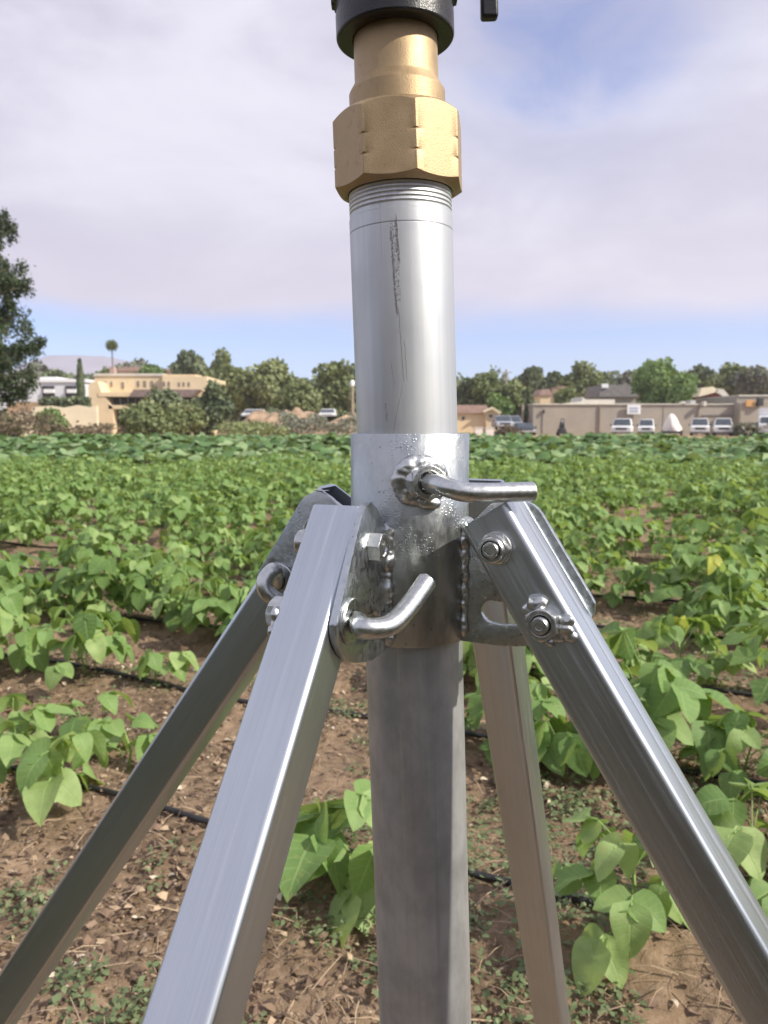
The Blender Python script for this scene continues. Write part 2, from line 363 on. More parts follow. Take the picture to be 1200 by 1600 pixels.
M['grey_roof'] = plain('grey_roof', (.19, .18, .18), .85, 0, .2, 2)
M['tan_roof'] = plain('tan_roof', (.36, .25, .21), .85, 0, .15, 2)
M['red'] = plain('dark_red_gable', (.22, .045, .045), .7, 0, .15, 2)
M['trim'] = plain('pale_trim', (.60, .57, .50), .8, 0, .08, 1)
M['orange'] = plain('orange_panel', (.60, .33, .13), .7, 0, .1, 1)
M['dark'] = plain('dark_opening', (.03, .03, .035), .6, 0, .3, 1)
M['glass'] = plain('window_glass', (.06, .075, .09), .12, 0, .2, 1)
M['shade'] = plain('window_shade', (.25, .19, .14), .4, 0, .2, 1)
M['tyre'] = plain('tyre', (.02, .02, .02), .8)
M['chrome'] = plain('headlamp', (.75, .76, .78), .2, .3)
M['tarp'] = plain('white_tarp', (.72, .67, .62), .7, 0, .08, 1.5, .6, 3)
M['wood'] = plain('grey_wood', (.30, .25, .20), .9, 0, .2, 5)
M['steel'] = plain('painted_steel', (.42, .42, .42), .6, 0, .1, 5)
M['hill'] = plain('far_hill', (.27, .25, .30), .95, 0, .15, .01)
M['darkcar'] = plain('dark_car_paint', (.05, .055, .075), .3, 0, .1, 1)
M['silver'] = plain('silver_car_paint', (.42, .44, .50), .3, .3, .1, 1)

# ------------------------------------------------------------ ground: one sheet to the horizon
def gz(x, y):
    """height of the land (m)"""
    x = np.asarray(x, float); y = np.asarray(y, float)
    t = np.clip((y-20)/30, 0, 1); return -.18*t*t*(3-2*t)
def row_v(x, y): return (y+.45*x-1.66)/.85         # whole numbers lie on the drip lines
def soil_h(x, y):
    P = np.stack([x, y, 0*x], -1)
    near = 1/(1+np.exp((y-9)/1.5))
    h = .028*np.cos(2*np.pi*row_v(x, y)) + near*(.030*fbm(P, 5., 3)+.016*fbm(P, 22., 3)) + .03*fbm(P, .7, 2)
    return gz(x, y)+h*np.clip((300-y)/200, 0, 1)*np.clip((300-np.abs(x))/200, 0, 1)
g1 = np.arange(-2.2, 2.2, .012); g2 = 2.2+np.cumsum(.013*1.035**np.arange(1, 180)); g2 = g2[g2 < 4000]
xs = np.concatenate([-g2[::-1], g1, g2]); ys = np.concatenate([.7-np.cumsum(.02*1.1**np.arange(1, 90))[::-1], np.arange(.7, 4.5, .012), 4.5+np.cumsum(.013*1.035**np.arange(1, 185))])
XX, YY = np.meshgrid(xs, ys); ZZ = soil_h(XX, YY)
nx, ny = len(xs), len(ys); idx = np.arange(nx*ny).reshape(ny, nx)
Fq = np.stack([idx[:-1, :-1], idx[:-1, 1:], idx[1:, 1:], idx[1:, :-1]], -1).reshape(-1, 4)
tag(link('ground', npmesh('ground', np.stack([XX, YY, ZZ], -1).reshape(-1, 3), Fq, True, mat=M['soil'])), kind='structure')

# far hills
hx = np.linspace(-1900, 1300, 90); rows = []
for k, yy in enumerate((1700, 1900, 2080, 2250)):
    hgt = np.array([0, .7, 1., .2])[k]
    prof = 148*np.exp(-((hx+860)/330)**2)+60*np.exp(-((hx+500)/350)**2)+40*np.exp(-((hx-650)/250)**2)+18+18*fbm(np.stack([hx/150, 0*hx, 0*hx+k*.1], -1), 1., 4)
    rows.append(np.stack([hx, 0*hx+yy, prof*hgt-3], -1))
HV = np.concatenate(rows); ii = np.arange(4*90).reshape(4, 90)
tag(link('hills', npmesh('hills', HV, np.stack([ii[:-1, :-1], ii[:-1, 1:], ii[1:, 1:], ii[1:, :-1]], -1).reshape(-1, 4), True, mat=M['hill'])), kind='structure')

# ------------------------------------------------------------ the tripod
CX, CY = .01553, .46249                 # collar axis
AX = np.array([CX, CY, CAMH])
LEGS = {'A': ((-23.87, 415.02), (-.22873, -.5928, -.77218), (.93296, -.35998, 0), -10.),
        'B': ((-34.64, 500.57), (-.54819, .17153, -.81858), (-.29863, -.95437, 0), -15.),
        'C': ((66.16, 416.54), (.4775, -.25208, -.84169), (.46685, .88434, 0), -14.),
        'D': ((64., 504.63), (.1813, .36995, -.91119), (-.89796, .44007, 0), -20.)}
tri = empty('sprinkler_tripod', (CX, CY, 0))
tag(tri, 'galvanised four legged irrigation stand holding a silver riser pipe with brass coupling', 'sprinkler stand')
TO = (CX, CY, 0)
# collar sleeve
mb = MB(); cz0, cz1 = CAMH-.1268, CAMH-.0049
mb.lathe([(.0332, cz0+.0005), (.0337, cz0), (.0351, cz0), (.0355, cz0+.0006), (.0355, cz1-.0006), (.0350, cz1), (.0336, cz1), (.0332, cz1-.0006)], 96, closed=True)
collar = mb.build('collar', M['collar'], tri, auto=50)
collar.location = (0, 0, 0)
# riser pipe: leans slightly inside the collar
LEAN = Matrix.Rotation(rad(-1.96), 4, 'Y')
def lean_loc(z=0.): return (-.0017, 0, 0)
prof = [(.0285, -.98)]+[(.030, -.975), (.030, .1180), (.0297, .1184), (.0297, .1208)]
zt = .1212
while zt < .1320: prof += [(.0291, zt+.0003), (.0297, zt+.0011), (.0297, zt+.0017)]; zt += .0024
prof += [(.0275, .1350)]
mb = MB(); mb.lathe([(r, z) for r, z in prof], 96)
pipe = mb.build('riser_pipe', M['riser'], tri, auto=35)
pipe.location = (-.0017, .0005, CAMH); pipe.rotation_euler = (0, rad(-1.96), 0)
# hex coupling (eight flats), turned cones cut its corners
mb = MB()
NO = 96
def oct_r(a):
    k = math.pi/4; t = ((a-a0) % k)-k/2
    return .0380*math.cos(k/2)/math.cos(t)
a0 = rad(-90+13)
def oc(a, z_, cone):  return oct_r(a)
V = []; prof = []
# inner thread mouth, bottom cone, flats with two V grooves at the corners, top cone, collar, neck
def ring(fn): prof.append(fn)
def bot(a): r = oct_r(a); return (r, .1322+(r-.0322)*.55)
ring(lambda a: (.0298, .1360)); ring(lambda a: (.0300, .1327)); ring(lambda a: (.0322, .1321)); ring(bot)
def cut(z, dz, depth):
    ring(lambda a: (oct_r(a), z-dz)); ring(lambda a: (min(oct_r(a), .0380-depth), z)); ring(lambda a: (oct_r(a), z+dz))
cut(.1455, .0008, .0009); cut(.1560, .0008, .0009)
def top(a): r = oct_r(a); return (r, .1742-(r-.0340)*.85)
ring(top); ring(lambda a: (.0338, .1744)); ring(lambda a: (.0300, .1756)); ring(lambda a: (.0276, .1764))
for r_, z_ in ((.0274, .1768), (.0274, .1872), (.0270, .1880), (.0243, .1925), (.0239, .1935), (.0237, .2175), (.0200, .2176)): ring(lambda a, r_=r_, z_=z_: (r_, z_))
VV = []
angs = sorted(set([round(2*math.pi*k/NO, 6) for k in range(NO)] + [round((a0+math.pi/4*k) % (2*math.pi), 6) for k in range(8)]))
for fn in prof:
    for a in angs: r, z = fn(a); VV.append((r*math.cos(a), r*math.sin(a), z))
n = len(angs)
mb.add(VV, [(i*n+k, i*n+(k+1) % n, (i+1)*n+(k+1) % n, (i+1)*n+k) for i in range(len(prof)-1) for k in range(n)])
cp = mb.build('brass_coupling', M['brass'], tri, auto=22, bevel=.00025)
cp.location = pipe.location; cp.rotation_euler = pipe.rotation_euler
# black sprinkler foot above it
mb = MB(); mb.lathe([(.0236, .2200), (.0240, .2168), (.0325, .2168), (.0334, .2176), (.0334, .2300), (.0325, .2310), (.0325, .2350), (.0348, .2362), (.0350, .2440), (.0335, .2452), (.026, .2470), (.0235, .2500), (.0225, .2900), (.028, .2920), (.028, .3050), (.020, .3080)], 64)
for k in range(10):
    a = 2*math.pi*k/10; mb.box((.0335*math.cos(a), .0335*math.sin(a), .2405), (.004, .007, .010), a)
sb = mb.build('sprinkler_body', M['black'], tri, auto=35, bevel=.0006); sb.location = pipe.location; sb.rotation_euler = pipe.rotation_euler
mb = MB(); mb.tube([(.02, 0, .272), (.035, -.001, .270), (.047, -.001, .262), (.0505, 0, .250)], .0052, 12)
arm = mb.build('lever_arm', M['black'], sb, auto=35)
mb = MB(); mb.box((.0535, 0, .2450), (.0098, .007, .038)); lv = mb.build('lever', M['black'], sb, bevel=.0018, seg=3)
mb = MB(); mb.tube([(0, .012, .29), (.0, .04, .315), (0, .11, .345)], [.012, .011, .008], 20); mb.build('nozzle', M['black'], sb, auto=40)

def poly_plate(name, outline, hole, O, ex, ey, ez, thick, mat, parent, bev=.0004):
    """flat plate with a hole: outline in (ex, ey) metres, thickness along ez from O"""
    cu = bpy.data.curves.new(name, 'CURVE'); cu.dimensions = '2D'; cu.fill_mode = 'BOTH'
    cu.extrude = thick/2-bev; cu.bevel_depth = bev; cu.bevel_resolution = 1; cu.offset = -bev
    for pl in [outline]+([hole] if hole else []):
        s = cu.splines.new('POLY'); s.points.add(len(pl)-1); s.use_cyclic_u = True
        for i, p in enumerate(pl): s.points[i].co = (p[0], p[1], 0, 1)
    o = bpy.data.objects.new(name, cu); COL.objects.link(o)
    bpy.context.view_layer.update()
    me = bpy.data.meshes.new_from_object(o.evaluated_get(bpy.context.evaluated_depsgraph_get()))
    bpy.data.objects.remove(o); bpy.data.curves.remove(cu)
    n_ = len(me.vertices); co = np.empty(n_*3, np.float32); me.vertices.foreach_get('co', co); co = co.reshape(-1, 3)
    W = np.outer(co[:, 0], ex)+np.outer(co[:, 1], ey)+np.outer(co[:, 2]+thick/2, ez)+np.array(O)
    me.vertices.foreach_set('co', W.astype(np.float32).ravel()); me.update()
    bm = bmesh.new(); bm.from_mesh(me); bmesh.ops.remove_doubles(bm, verts=bm.verts, dist=1e-6); bmesh.ops.recalc_face_normals(bm, faces=bm.faces); bm.to_mesh(me); bm.free()
    for p in me.polygons: p.use_smooth = True
    set_sharp(me, 30); me.name = name
    return link(name, me, mat, parent)
def smooth_path(pts, n=10, closed=False):
    pts = [np.array(p, float) for p in pts]; out = []; m = len(pts)
    rng = range(m if closed else m-1)
    for i in rng:
        if closed: a, b, c, d = pts[(i-1) % m], pts[i], pts[(i+1) % m], pts[(i+2) % m]
        else: a, b, c, d = pts[max(i-1, 0)], pts[i], pts[i+1], pts[min(i+2, m-1)]
        for k in range(n):
            t = k/n; out.append(.5*((2*b)+(-a+c)*t+(2*a-5*b+4*c-d)*t*t+(-a+3*b-3*c+d)*t**3))
    if not closed: out.append(pts[-1])
    return out
def rod(name, pts, r, mat, parent, n=24, off=TO):
    P = smooth_path(pts, 8); d0 = np.linalg.norm(P[-1]-P[-2]); e = (P[-1]-P[-2])/d0
    P = P+[P[-1]+e*r*.10, P[-1]+e*r*.16]; R = [r]*(len(P)-2)+[r*.93, r*.80]
    mb = MB(); mb.tube([Vector(p)-Vector(off) for p in P], R, n); return mb.build(name, mat, parent, auto=50)
def nut_mesh(mb, O, axis, af, h, hole=0., x=None, flange=0.):
    Mx = frame_mat(O, axis, x); ri = af/2; k6 = math.pi/3
    hexr = lambda a: ri/math.cos(((a) % k6)-k6/2)
    n = 48
    ch = lambda a: (hexr(a)-ri)*.55
    fns = [(lambda a: (hexr(a), 0.)), (lambda a: (hexr(a), h-ch(a)-h*.02)), (lambda a: (ri*.99, h))]
    if hole: fns += [(lambda a: (hole+.0008, h)), (lambda a: (hole, h-.0008)), (lambda a: (hole, h*.35))]
    V = []
    for fn in fns:
        for k in range(n):
            a = 2*math.pi*k/n; r, z = fn(a); V.append(Mx@Vector((r*math.cos(a), r*math.sin(a), z)))
    m = len(fns)
    F = [(i*n+k, i*n+(k+1) % n, (i+1)*n+(k+1) % n, (i+1)*n+k) for i in range(m-1) for k in range(n)]
    F += [tuple((m-1)*n+k for k in range(n))]
    mb.add([tuple(v) for v in V], F)
    if flange: mb.lathe([(flange, -.0001), (flange, .0012), (flange-.0004, .0016), (ri*.9, .0017)], 40, M=Mx)
def fuse(o, vs=.0006):
    a = o.modifiers.new('fuse', 'REMESH'); a.mode = 'VOXEL'; a.voxel_size = vs; a.use_smooth_shade = True
    b_ = o.modifiers.new('soften', 'SMOOTH'); b_.factor = .5; b_.iterations = 3; return o
def blob(mb, c, r, sq=(1, 1, 1), seed=0., amp=.25, fr=220., axis=None):
    bm = bmesh.new(); bmesh.ops.create_icosphere(bm, subdivisions=4, radius=1.); V = np.array([v.co for v in bm.verts]); F = [[v.index for v in f.verts] for f in bm.faces]; bm.free()
    L = V*np.array(sq)*r
    if axis is not None: L = L@np.array(frame_mat((0, 0, 0), axis))[:3, :3].T
    P = L+np.array(c); nn = vn(P+seed, fr)+.5*vn(P+seed, fr*2.3)
    P = P+(L/np.linalg.norm(L, axis=1)[:, None])*(nn*amp*r)[:, None]
    mb.add(P-np.array(TO), F)
W = .030; RC = .0036
def tube_profile():
    """rounded square outline, with a faint weld seam on the +v side; (u, v) and edge-distance"""
    pts = []
    h = W/2-RC
    for cx_, cy_, s in ((h, h, 0), (-h, h, 90), (-h, -h, 180), (h, -h, 270)):
        for k in range(7): a = rad(s+15*k); pts.append((cx_+RC*math.cos(a), cy_+RC*math.sin(a)))
        if s == 0: pts += [(.0022, W/2), (.0012, W/2-.00032), (.0004, W/2-.00005), (-.0006, W/2+.00010), (-.0016, W/2)]
    return pts
PROF = tube_profile()
PLATE = smooth_path([(44, -53), (53, -44.5), (63, -41), (73, -42)], 6)[:-1]+smooth_path([(73, -42), (80, -46.5), (86, -55), (95, -69), (110, -92), (112.6, -98), (110.5, -106), (103, -114.5), (92, -121), (78, -125)], 5)+[np.array((60, -127.5)), np.array((34.6, -127.5)), np.array((34.6, -60))]
PIV = np.array((59., -67.)); 
def slot_outline():
    R, w = 41., 6.6; o = []
    a1, a2 = rad(-97), rad(-46)
    for k in range(13): a = a1+(a2-a1)*k/12; o.append(PIV+(R+w)*np.array((math.cos(a), math.sin(a))))
    ce = PIV+R*np.array((math.cos(a2), math.sin(a2)))
    for k in range(1, 8): a = a2+math.pi*k/8; o.append(ce+w*np.array((math.cos(a), math.sin(a))))
    for k in range(13): a = a2+(a1-a2)*k/12; o.append(PIV+(R-w)*np.array((math.cos(a), math.sin(a))))
    cs = PIV+R*np.array((math.cos(a1), math.sin(a1)))
    for k in range(1, 8): a = a1+math.pi+math.pi*k/8; o.append(cs+w*np.array((math.cos(a), math.sin(a))))
    return o
for key, (p0, d, u, ttop) in LEGS.items():
    d = np.array(d); d /= np.linalg.norm(d); u = np.array(u); u /= np.linalg.norm(u)
    r = np.array((u[1], -u[0], 0)); v = np.cross(d, u); v = v if v@r > 0 else -v
    p0 = np.array((p0[0]/1000, p0[1]/1000, CAMH-.060)); top_t = ttop/1000
    tau = float((p0-AX)@u)
    end_t = (CAMH-.060-.018)/(-d[2])-.0+0.0
    # hollow square tube
    m_ = len(PROF); ts = list(np.linspace(top_t, end_t, 40)); V = []; A_ = []
    per = np.cumsum([0]+[math.dist(PROF[i], PROF[(i+1) % m_]) for i in range(m_)])
    for t in ts:
        for i, (a, b_) in enumerate(PROF): V.append(p0+d*t+u*a+v*b_); A_.append((per[i]*520, t*9, 7.*'ABCD'.index(key), 1))
    nt_ = len(ts); F = [(i*m_+k, i*m_+(k+1) % m_, (i+1)*m_+(k+1) % m_, (i+1)*m_+k) for i in range(nt_-1) for k in range(m_)]
    th = .0022; base = len(V)
    for t in (top_t, top_t+.16):
        for a, b_ in PROF:
            h_ = W/2-th; a2 = max(-h_, min(h_, a)); b2 = max(-h_, min(h_, b_))
            if abs(a) > W/2-RC and abs(b_) > W/2-RC: a2 *= .985; b2 *= .985
            V.append(p0+d*t+u*a2+v*b2); A_.append((0, 0, 0, 1))
    F += [(k, base+k, base+(k+1) % m_, (k+1) % m_) for k in range(m_)]
    F += [(base+k, base+m_+k, base+m_+(k+1) % m_, base+(k+1) % m_) for k in range(m_)]
    me = npmesh('leg', np.array(V)-np.array(TO), np.array(F), True, np.array(A_))
    bm = bmesh.new(); bm.from_mesh(me); bmesh.ops.recalc_face_normals(bm, faces=bm.faces); bm.to_mesh(me); bm.free(); set_sharp(me, 40)
    leg = link('leg', me, M['leg'], tri)
    # rubber foot on the soil
    mb = MB(); q = p0+d*(end_t-.03)-np.array(TO); mb.tube([q, q+d*.05], [.024, .026], 20); mb.build('foot', M['rubber'], leg, auto=40)
    # bracket plate, welded to the collar
    so = W/2+.0004; PT = .0040
    o_pl = np.array((CX, CY, CAMH))+u*(tau+so)-np.array(TO)
    pl = poly_plate('bracket_plate', [(p-np.array(({'A': 6., 'B': 9.}.get(key, 0.) if p[0] > 62 else 0., 0)))/1000 for p in PLATE], [p/1000 for p in slot_outline()], o_pl, r, np.array((0, 0, 1)), u, PT, M['plate'], collar)
    at = lambda rho, z, uo: np.array((CX, CY, CAMH))+r*rho+np.array((0, 0, z))+u*(tau+uo)
    # weld bead down the joint
    mb = MB(); z_ = -.060; k = 0
    side = 1
    while z_ > -.124:
        big_ = .0048 if k in (0, 1, 2, 4) else (.0034 if z_ > -.118 else .0050)
        for sd in (1, -1):
            uo = so+PT/2+sd*PT/2
            rr_ = big_*.84*(.85+.3*random.random())*(1.05 if sd > 0 else .9)
            blob(mb, at(math.sqrt(max(.0355**2-(tau+uo)**2, 1e-6))+.0012, z_, uo), rr_, (1, 1, 1.5), k*.37+sd, .45, 260)
        z_ -= .0040; k += 1
    fuse(mb.build('weld_bead', M['weld'], collar, smooth=True))
    # pivot bolt: head beyond the plate, lock nut on the free side of the leg
    P_ = p0+d*.0045+v*(-.002)
    pr = (P_-AX)@r; pz = P_[2]-CAMH
    mb = MB(); nut_mesh(mb, at(pr, pz, so+PT+.0001)-np.array(TO), u, .0145, .0068, .0042, x=d); ph = mb.build('pivot_bolt', M['nut'], leg, auto=25, bevel=.0003)
    mb = MB(); o_ = at(pr, pz, -W/2)-np.array(TO)
    nut_mesh(mb, o_, -u, .0150, .0062, 0, x=d, flange=.0088)
    Mx = frame_mat(o_, -u, d); mb.lathe([(.0070, .006), (.0070, .0085), (.0062, .0096), (.0054, .0097), (.0053, .0075)], 36, M=Mx); mb.build('lock_nut', M['nut'], leg, auto=30)
    mb = MB(); mb.lathe([(.0047, .004), (.0047, .0098), (.0039, .0108), (.0028, .0109), (.0026, .0104)], 32, M=Mx); mb.build('bolt_end', M['pin'], leg, auto=40)
    # locking pin: washer + bent rod on the plate side, welded nut + rod end on the other
    Q = p0+d*.050+v*.001; qr = (Q-AX)@r; qz = Q[2]-CAMH
    mb = MB(); Mx = frame_mat(at(qr, qz, so+PT)-np.array(TO), u); mb.lathe([(.0056, 0.), (.0115, 0.), (.0118, .0004), (.0118, .0016), (.0112, .0022), (.0060, .0022)], 44, M=Mx, closed=True); mb.build('washer', M['pin'], leg, auto=40)
    s0 = at(qr, qz, so+PT-.004)
    if key == 'A':
        pts = [s0, at(qr, qz, so+PT+.004), P3(566, 980, .3655), P3(590, 982, .3665), P3(614, 974, .372), P3(636, 951, .381), P3(656, 924, .390), P3(667, 908, .395)]
    else:
        out = {'B': (-.50, -.86), 'C': (.2, -.98), 'D': (.5, -.86)}[key]
        e = v*out[0]+d*(-out[1])
        e = {'B': (d*.62+v*.0+np.array((.50, 0, -.25))), 'C': -v*.4-d*.8, 'D': d*.8-v*.3}[key]; e = e/np.linalg.norm(e)
        q0 = at(qr, qz, so+PT)
        pts = [s0, q0+u*.006, q0+u*.015+e*.0015, q0+u*.021+e*.008, q0+u*.023+e*.017, q0+u*.024+e*.030, q0+u*.024+e*.044]
        if key == 'B': pts = [s0, q0+u*.004, P3(428, 892, q0[1]-.017), P3(415, 905, q0[1]-.023), P3(415, 921, q0[1]-.025), P3(428, 935, q0[1]-.025), P3(446, 944, q0[1]-.024), P3(475, 955, q0[1]-.022)]
    rod('locking_pin', pts, .0053, M['pin'], leg)
    mb = MB(); o_ = at(qr, qz, -W/2)-np.array(TO); nut_mesh(mb, o_, -u, .0160, .0090, .0052, x=v); mb.build('weld_nut', M['nut'], leg, auto=30, bevel=.0004)
    mb = MB(); Mx = frame_mat(o_, -u, d); mb.lathe([(.0046, .002), (.0046, .0105), (.0038, .0115), (.0022, .0116), (.0020, .0108)], 32, M=Mx); mb.build('pin_end', M['pin'], leg, auto=40)
    mb = MB(); oo = at(qr, qz, -W/2)
    for (aa, bb, rr_, hh) in ((-.0105, .002, .0048, .0045), (-.0095, -.0045, .0034, .003), (.0085, .0070, .0042, .003), (.0045, .0105, .0036, .0025), (.0100, .0030, .0034, .0026), (.0095, -.003, .003, .002), (.013, .0085, .003, .002)):
        blob(mb, oo+d*aa+v*bb-u*.0008, rr_, (1., 1.15, .72), aa*90, .4, 240, axis=-u)
    fuse(mb.build('weld_bead', M['weld'], leg, smooth=True), .00045)
# clamp screw through a nut welded on the collar
az = rad(-90+11); ca = np.array((math.cos(az), math.sin(az), 0)); zc = P3(664, 751, .43).z-CAMH
nb_ = np.array((CX, CY, CAMH+zc))+ca*.0345
mb = MB(); nut_mesh(mb, nb_-np.array(TO)+ca*.004, ca, .0182, .0105, .0061, x=(0, 0, 1)); mb.build('weld_nut', M['nut'], collar, auto=25, bevel=.0005)
mb = MB(); tg = np.array((-ca[1], ca[0], 0)); tg = tg if tg[0] > 0 else -tg
for k in range(26):
    a = 2*math.pi*k/26+.2; rr_ = .0034+.0007*random.random(); left = max(0, -math.cos(a)); up = max(0, math.sin(a))
    R_ = .0100+.0030*left
    blob(mb, nb_+tg*(math.cos(a)*R_)+np.array((0, 0, math.sin(a)*R_))+ca*(.0010+.0028*left+.002*up), rr_*(1+.35*left+.15*up), (1, 1.2, .8), k*.7, .22, 230, axis=ca)
blob(mb, nb_+tg*(-.006)+ca*.004, .0078, (1, 1, .9), 3.1, .2, 200, axis=ca)
blob(mb, nb_+tg*(.003)+np.array((0, 0, -.0125))+ca*.002, .0052, (.7, 1.3, .7), 5.1, .2, 200, axis=ca)
fuse(mb.build('weld_bead', M['weld'], collar, smooth=True))
fc = nb_+ca*.0145
rod('clamp_screw', [nb_+ca*.006, fc-ca*.003, fc+ca*.004+np.array((.0005, 0, -.0003)), P3(688, 757, .4005), P3(706, 764, .3955), P3(728, 769, .3945), P3(760, 770, .396), P3(800, 769, .399), P3(832, 768, .402)], .0052, M['pin'], tri)

# ------------------------------------------------------------ plants
def leaf_template(nu, nv, wmax=.43, fold=.22, droop=.30, a=.42, b=.80):
    vs = np.linspace(0, 1, nv); us = np.linspace(-1, 1, nu); pk = a/(a+b); nm = pk**a*(1-pk)**b
    V = []; A_ = []
    for v_ in vs:
        w = wmax*(max(v_, .0)**a*(1-v_)**b)/nm; w = max(w, .004 if v_ < 1 else .002)
        for u_ in us:
            lobe = -.07*abs(u_)*(1 if v_ < .01 else 0)
            V.append((u_*w, v_+lobe-.10*abs(u_)**2*(1-v_)*w*2, fold*abs(u_)*w-droop*v_*v_)); A_.append(((u_+1)/2, v_))
    F = [(i*nu+k, i*nu+k+1, (i+1)*nu+k+1, (i+1)*nu+k) for i in range(nv-1) for k in range(nu-1)]
    return np.array(V), np.array(F), np.array(A_)
LT_HI = leaf_template(5, 8); LT_LO = leaf_template(3, 3, .40)
def round_leaf():
    n = 8; V = [(0, .12, -.05)]; A_ = [(.5, .2)]
    for k in range(n):
        a = -math.pi/2+2*math.pi*k/n+.2; rr_ = .5*(1+.12*math.cos(5*a)); V.append((rr_*math.cos(a), .45+rr_*math.sin(a), .10*math.cos(2*a)-.04)); A_.append((.5+.5*math.cos(a), .5+.5*math.sin(a)))
    return np.array(V), np.array([(0, 1+k, 1+(k+1) % n) for k in range(n)]), np.array(A_)
LT_RD = round_leaf()
QUAD = (np.array([(-.5, 0, 0), (.5, 0, .08), (.42, 1, 0), (-.5, .9, -.1)]), np.array([(0, 1, 2, 3)]), np.array([(0, 0), (1, 0), (1, 1), (0, 1)]))
def place_leaves(T, pos, fwd, nrm, size, tint, rng, wob=.03):
    V0, F0, A0 = T; pos = np.asarray(pos); fwd = np.asarray(fwd, float); nrm = np.asarray(nrm, float); size = np.asarray(size)
    fwd = fwd/np.linalg.norm(fwd, axis=1)[:, None]; sx = np.cross(fwd, nrm); sx /= (np.linalg.norm(sx, axis=1)[:, None]+1e-9); nz = np.cross(sx, fwd)
    n, m_ = len(pos), len(V0)
    L = np.repeat(V0[None], n, 0)*size[:, None, None]
    L = L*np.stack([.85+.3*rng.random(n), np.ones(n), .4+1.2*rng.random(n)], -1)[:, None]
    Wd = pos[:, None]+L[..., :1]*sx[:, None]+L[..., 1:2]*fwd[:, None]+L[..., 2:]*nz[:, None]
    if wob: Wd = Wd+nz[:, None]*(vn(Wd, 22.)*wob)[..., None]
    F = (F0[None]+(np.arange(n)*m_)[:, None, None]).reshape(-1, F0.shape[1])
    At = np.zeros((n, m_, 4)); At[..., 0] = A0[:, 0]; At[..., 1] = A0[:, 1]; At[..., 2] = np.asarray(tint)[:, None]; At[..., 3] = 1
    return Wd.reshape(-1, 3), F, At.reshape(-1, 4)
def bean_leaves(rng, npet, H, size, light=.0, spread=1.):
    pos, fwd, nrm, sz, ti, pet = [], [], [], [], [], []
    stem = [(0, 0, 0), (rng.normal(0, .01), rng.normal(0, .01), H*.3), (rng.normal(0, .02), rng.normal(0, .02), H*.62)]
    for i in range(npet):
        q = (i+.5)/npet; az_ = i*2.4+rng.normal(0, .5); el = rad(18+42*q+rng.normal(0, 12)); L = (.09+.10*rng.random())*spread*(H/.3)
        b0 = np.array(stem[0])*(1-q)+np.array(stem[2])*q; b0[2] = H*(.12+.5*q)
        dr = np.array((math.cos(az_)*math.cos(el), math.sin(az_)*math.cos(el), math.sin(el))); t1 = b0+dr*L
        pet.append((b0, b0+dr*L*.5+np.array((0, 0, .008)), t1))
        hz = np.array((math.cos(az_), math.sin(az_), 0)); sd = np.array((-hz[1], hz[0], 0)); tt = min(1., max(0., rng.normal(.45+light, .2)))
        if rng.random() < .003: tt = 1.
        elif tt > .93: tt = .93
        S = size*(.75+.45*rng.random())
        for j in (0, 1, -1):
            dp_ = rad(-2-55*rng.random()); f = (hz if j == 0 else (sd*j*.9+hz*.35)); f = f/np.linalg.norm(f)
            f3 = f*math.cos(dp_)+np.array((0, 0, math.sin(dp_)))
            nn = np.array((0, 0, 1))*.9+hz*.25+rng.normal(0, .30, 3)
            pos.append(t1+(hz*.022 if j == 0 else hz*.004)); fwd.append(f3); nrm.append(nn); sz.append(S*(1.08 if j == 0 else .92)); ti.append(tt if tt == 1 else min(.93, max(0, tt+rng.normal(0, .06))))
            pet.append((t1, t1+(hz*.011 if j == 0 else hz*.002)+np.array((0, 0, -.001)), t1+(hz*.024 if j == 0 else hz*.006)+f3*.004)) if j == 0 else None
    return pos, fwd, nrm, sz, ti, pet, stem
def make_bean(name, seed, npet, H, size, T=LT_HI, light=0., spread=1.):
    rng = np.random.default_rng(seed)
    pos, fwd, nrm, sz, ti, pet, stem = bean_leaves(rng, npet, H, size, light, spread)
    V, F, A_ = place_leaves(T, pos, fwd, nrm, sz, ti, rng, .02)
    fol = npmesh('foliage', V, F, True, A_, M['bean'])
    mb = MB(); mb.tube(stem, [.0042, .0036, .0022], 6)
    for p in pet: mb.tube(p, .0014, 5, False)
    st = npmesh('stem', np.concatenate(mb.V), [np.array(f) for f in mb.F.values()], True, mat=M['stem'])
    return fol, st
variants = [make_bean('bean', 100+i, 17+i % 4*2, .27+.02*(i % 3), .080+.005*(i % 3), LT_HI) for i in range(5)]+[make_bean('bean', 105+i, 20+i % 4*2, .26+.02*(i % 3), .066+.006*(i % 3), leaf_template(3, 5)) for i in range(7)]
def put_bean(x, y, var, s, rz, label, group=None):
    e = empty('bean_plant', (x, y, float(soil_h(np.array([x]), np.array([y]))[0])-.01), (0, 0, rz)); e.scale = (s, s, s)
    tag(e, label, 'bean plant', group)
    link('foliage', var[0], None, e); link('stem', var[1], None, e)
    return e
def ground_at(px, py):
    d = pix_dir(px, py); t = CAMH/(-d.z); return d.x*t, d.y*t
used = []
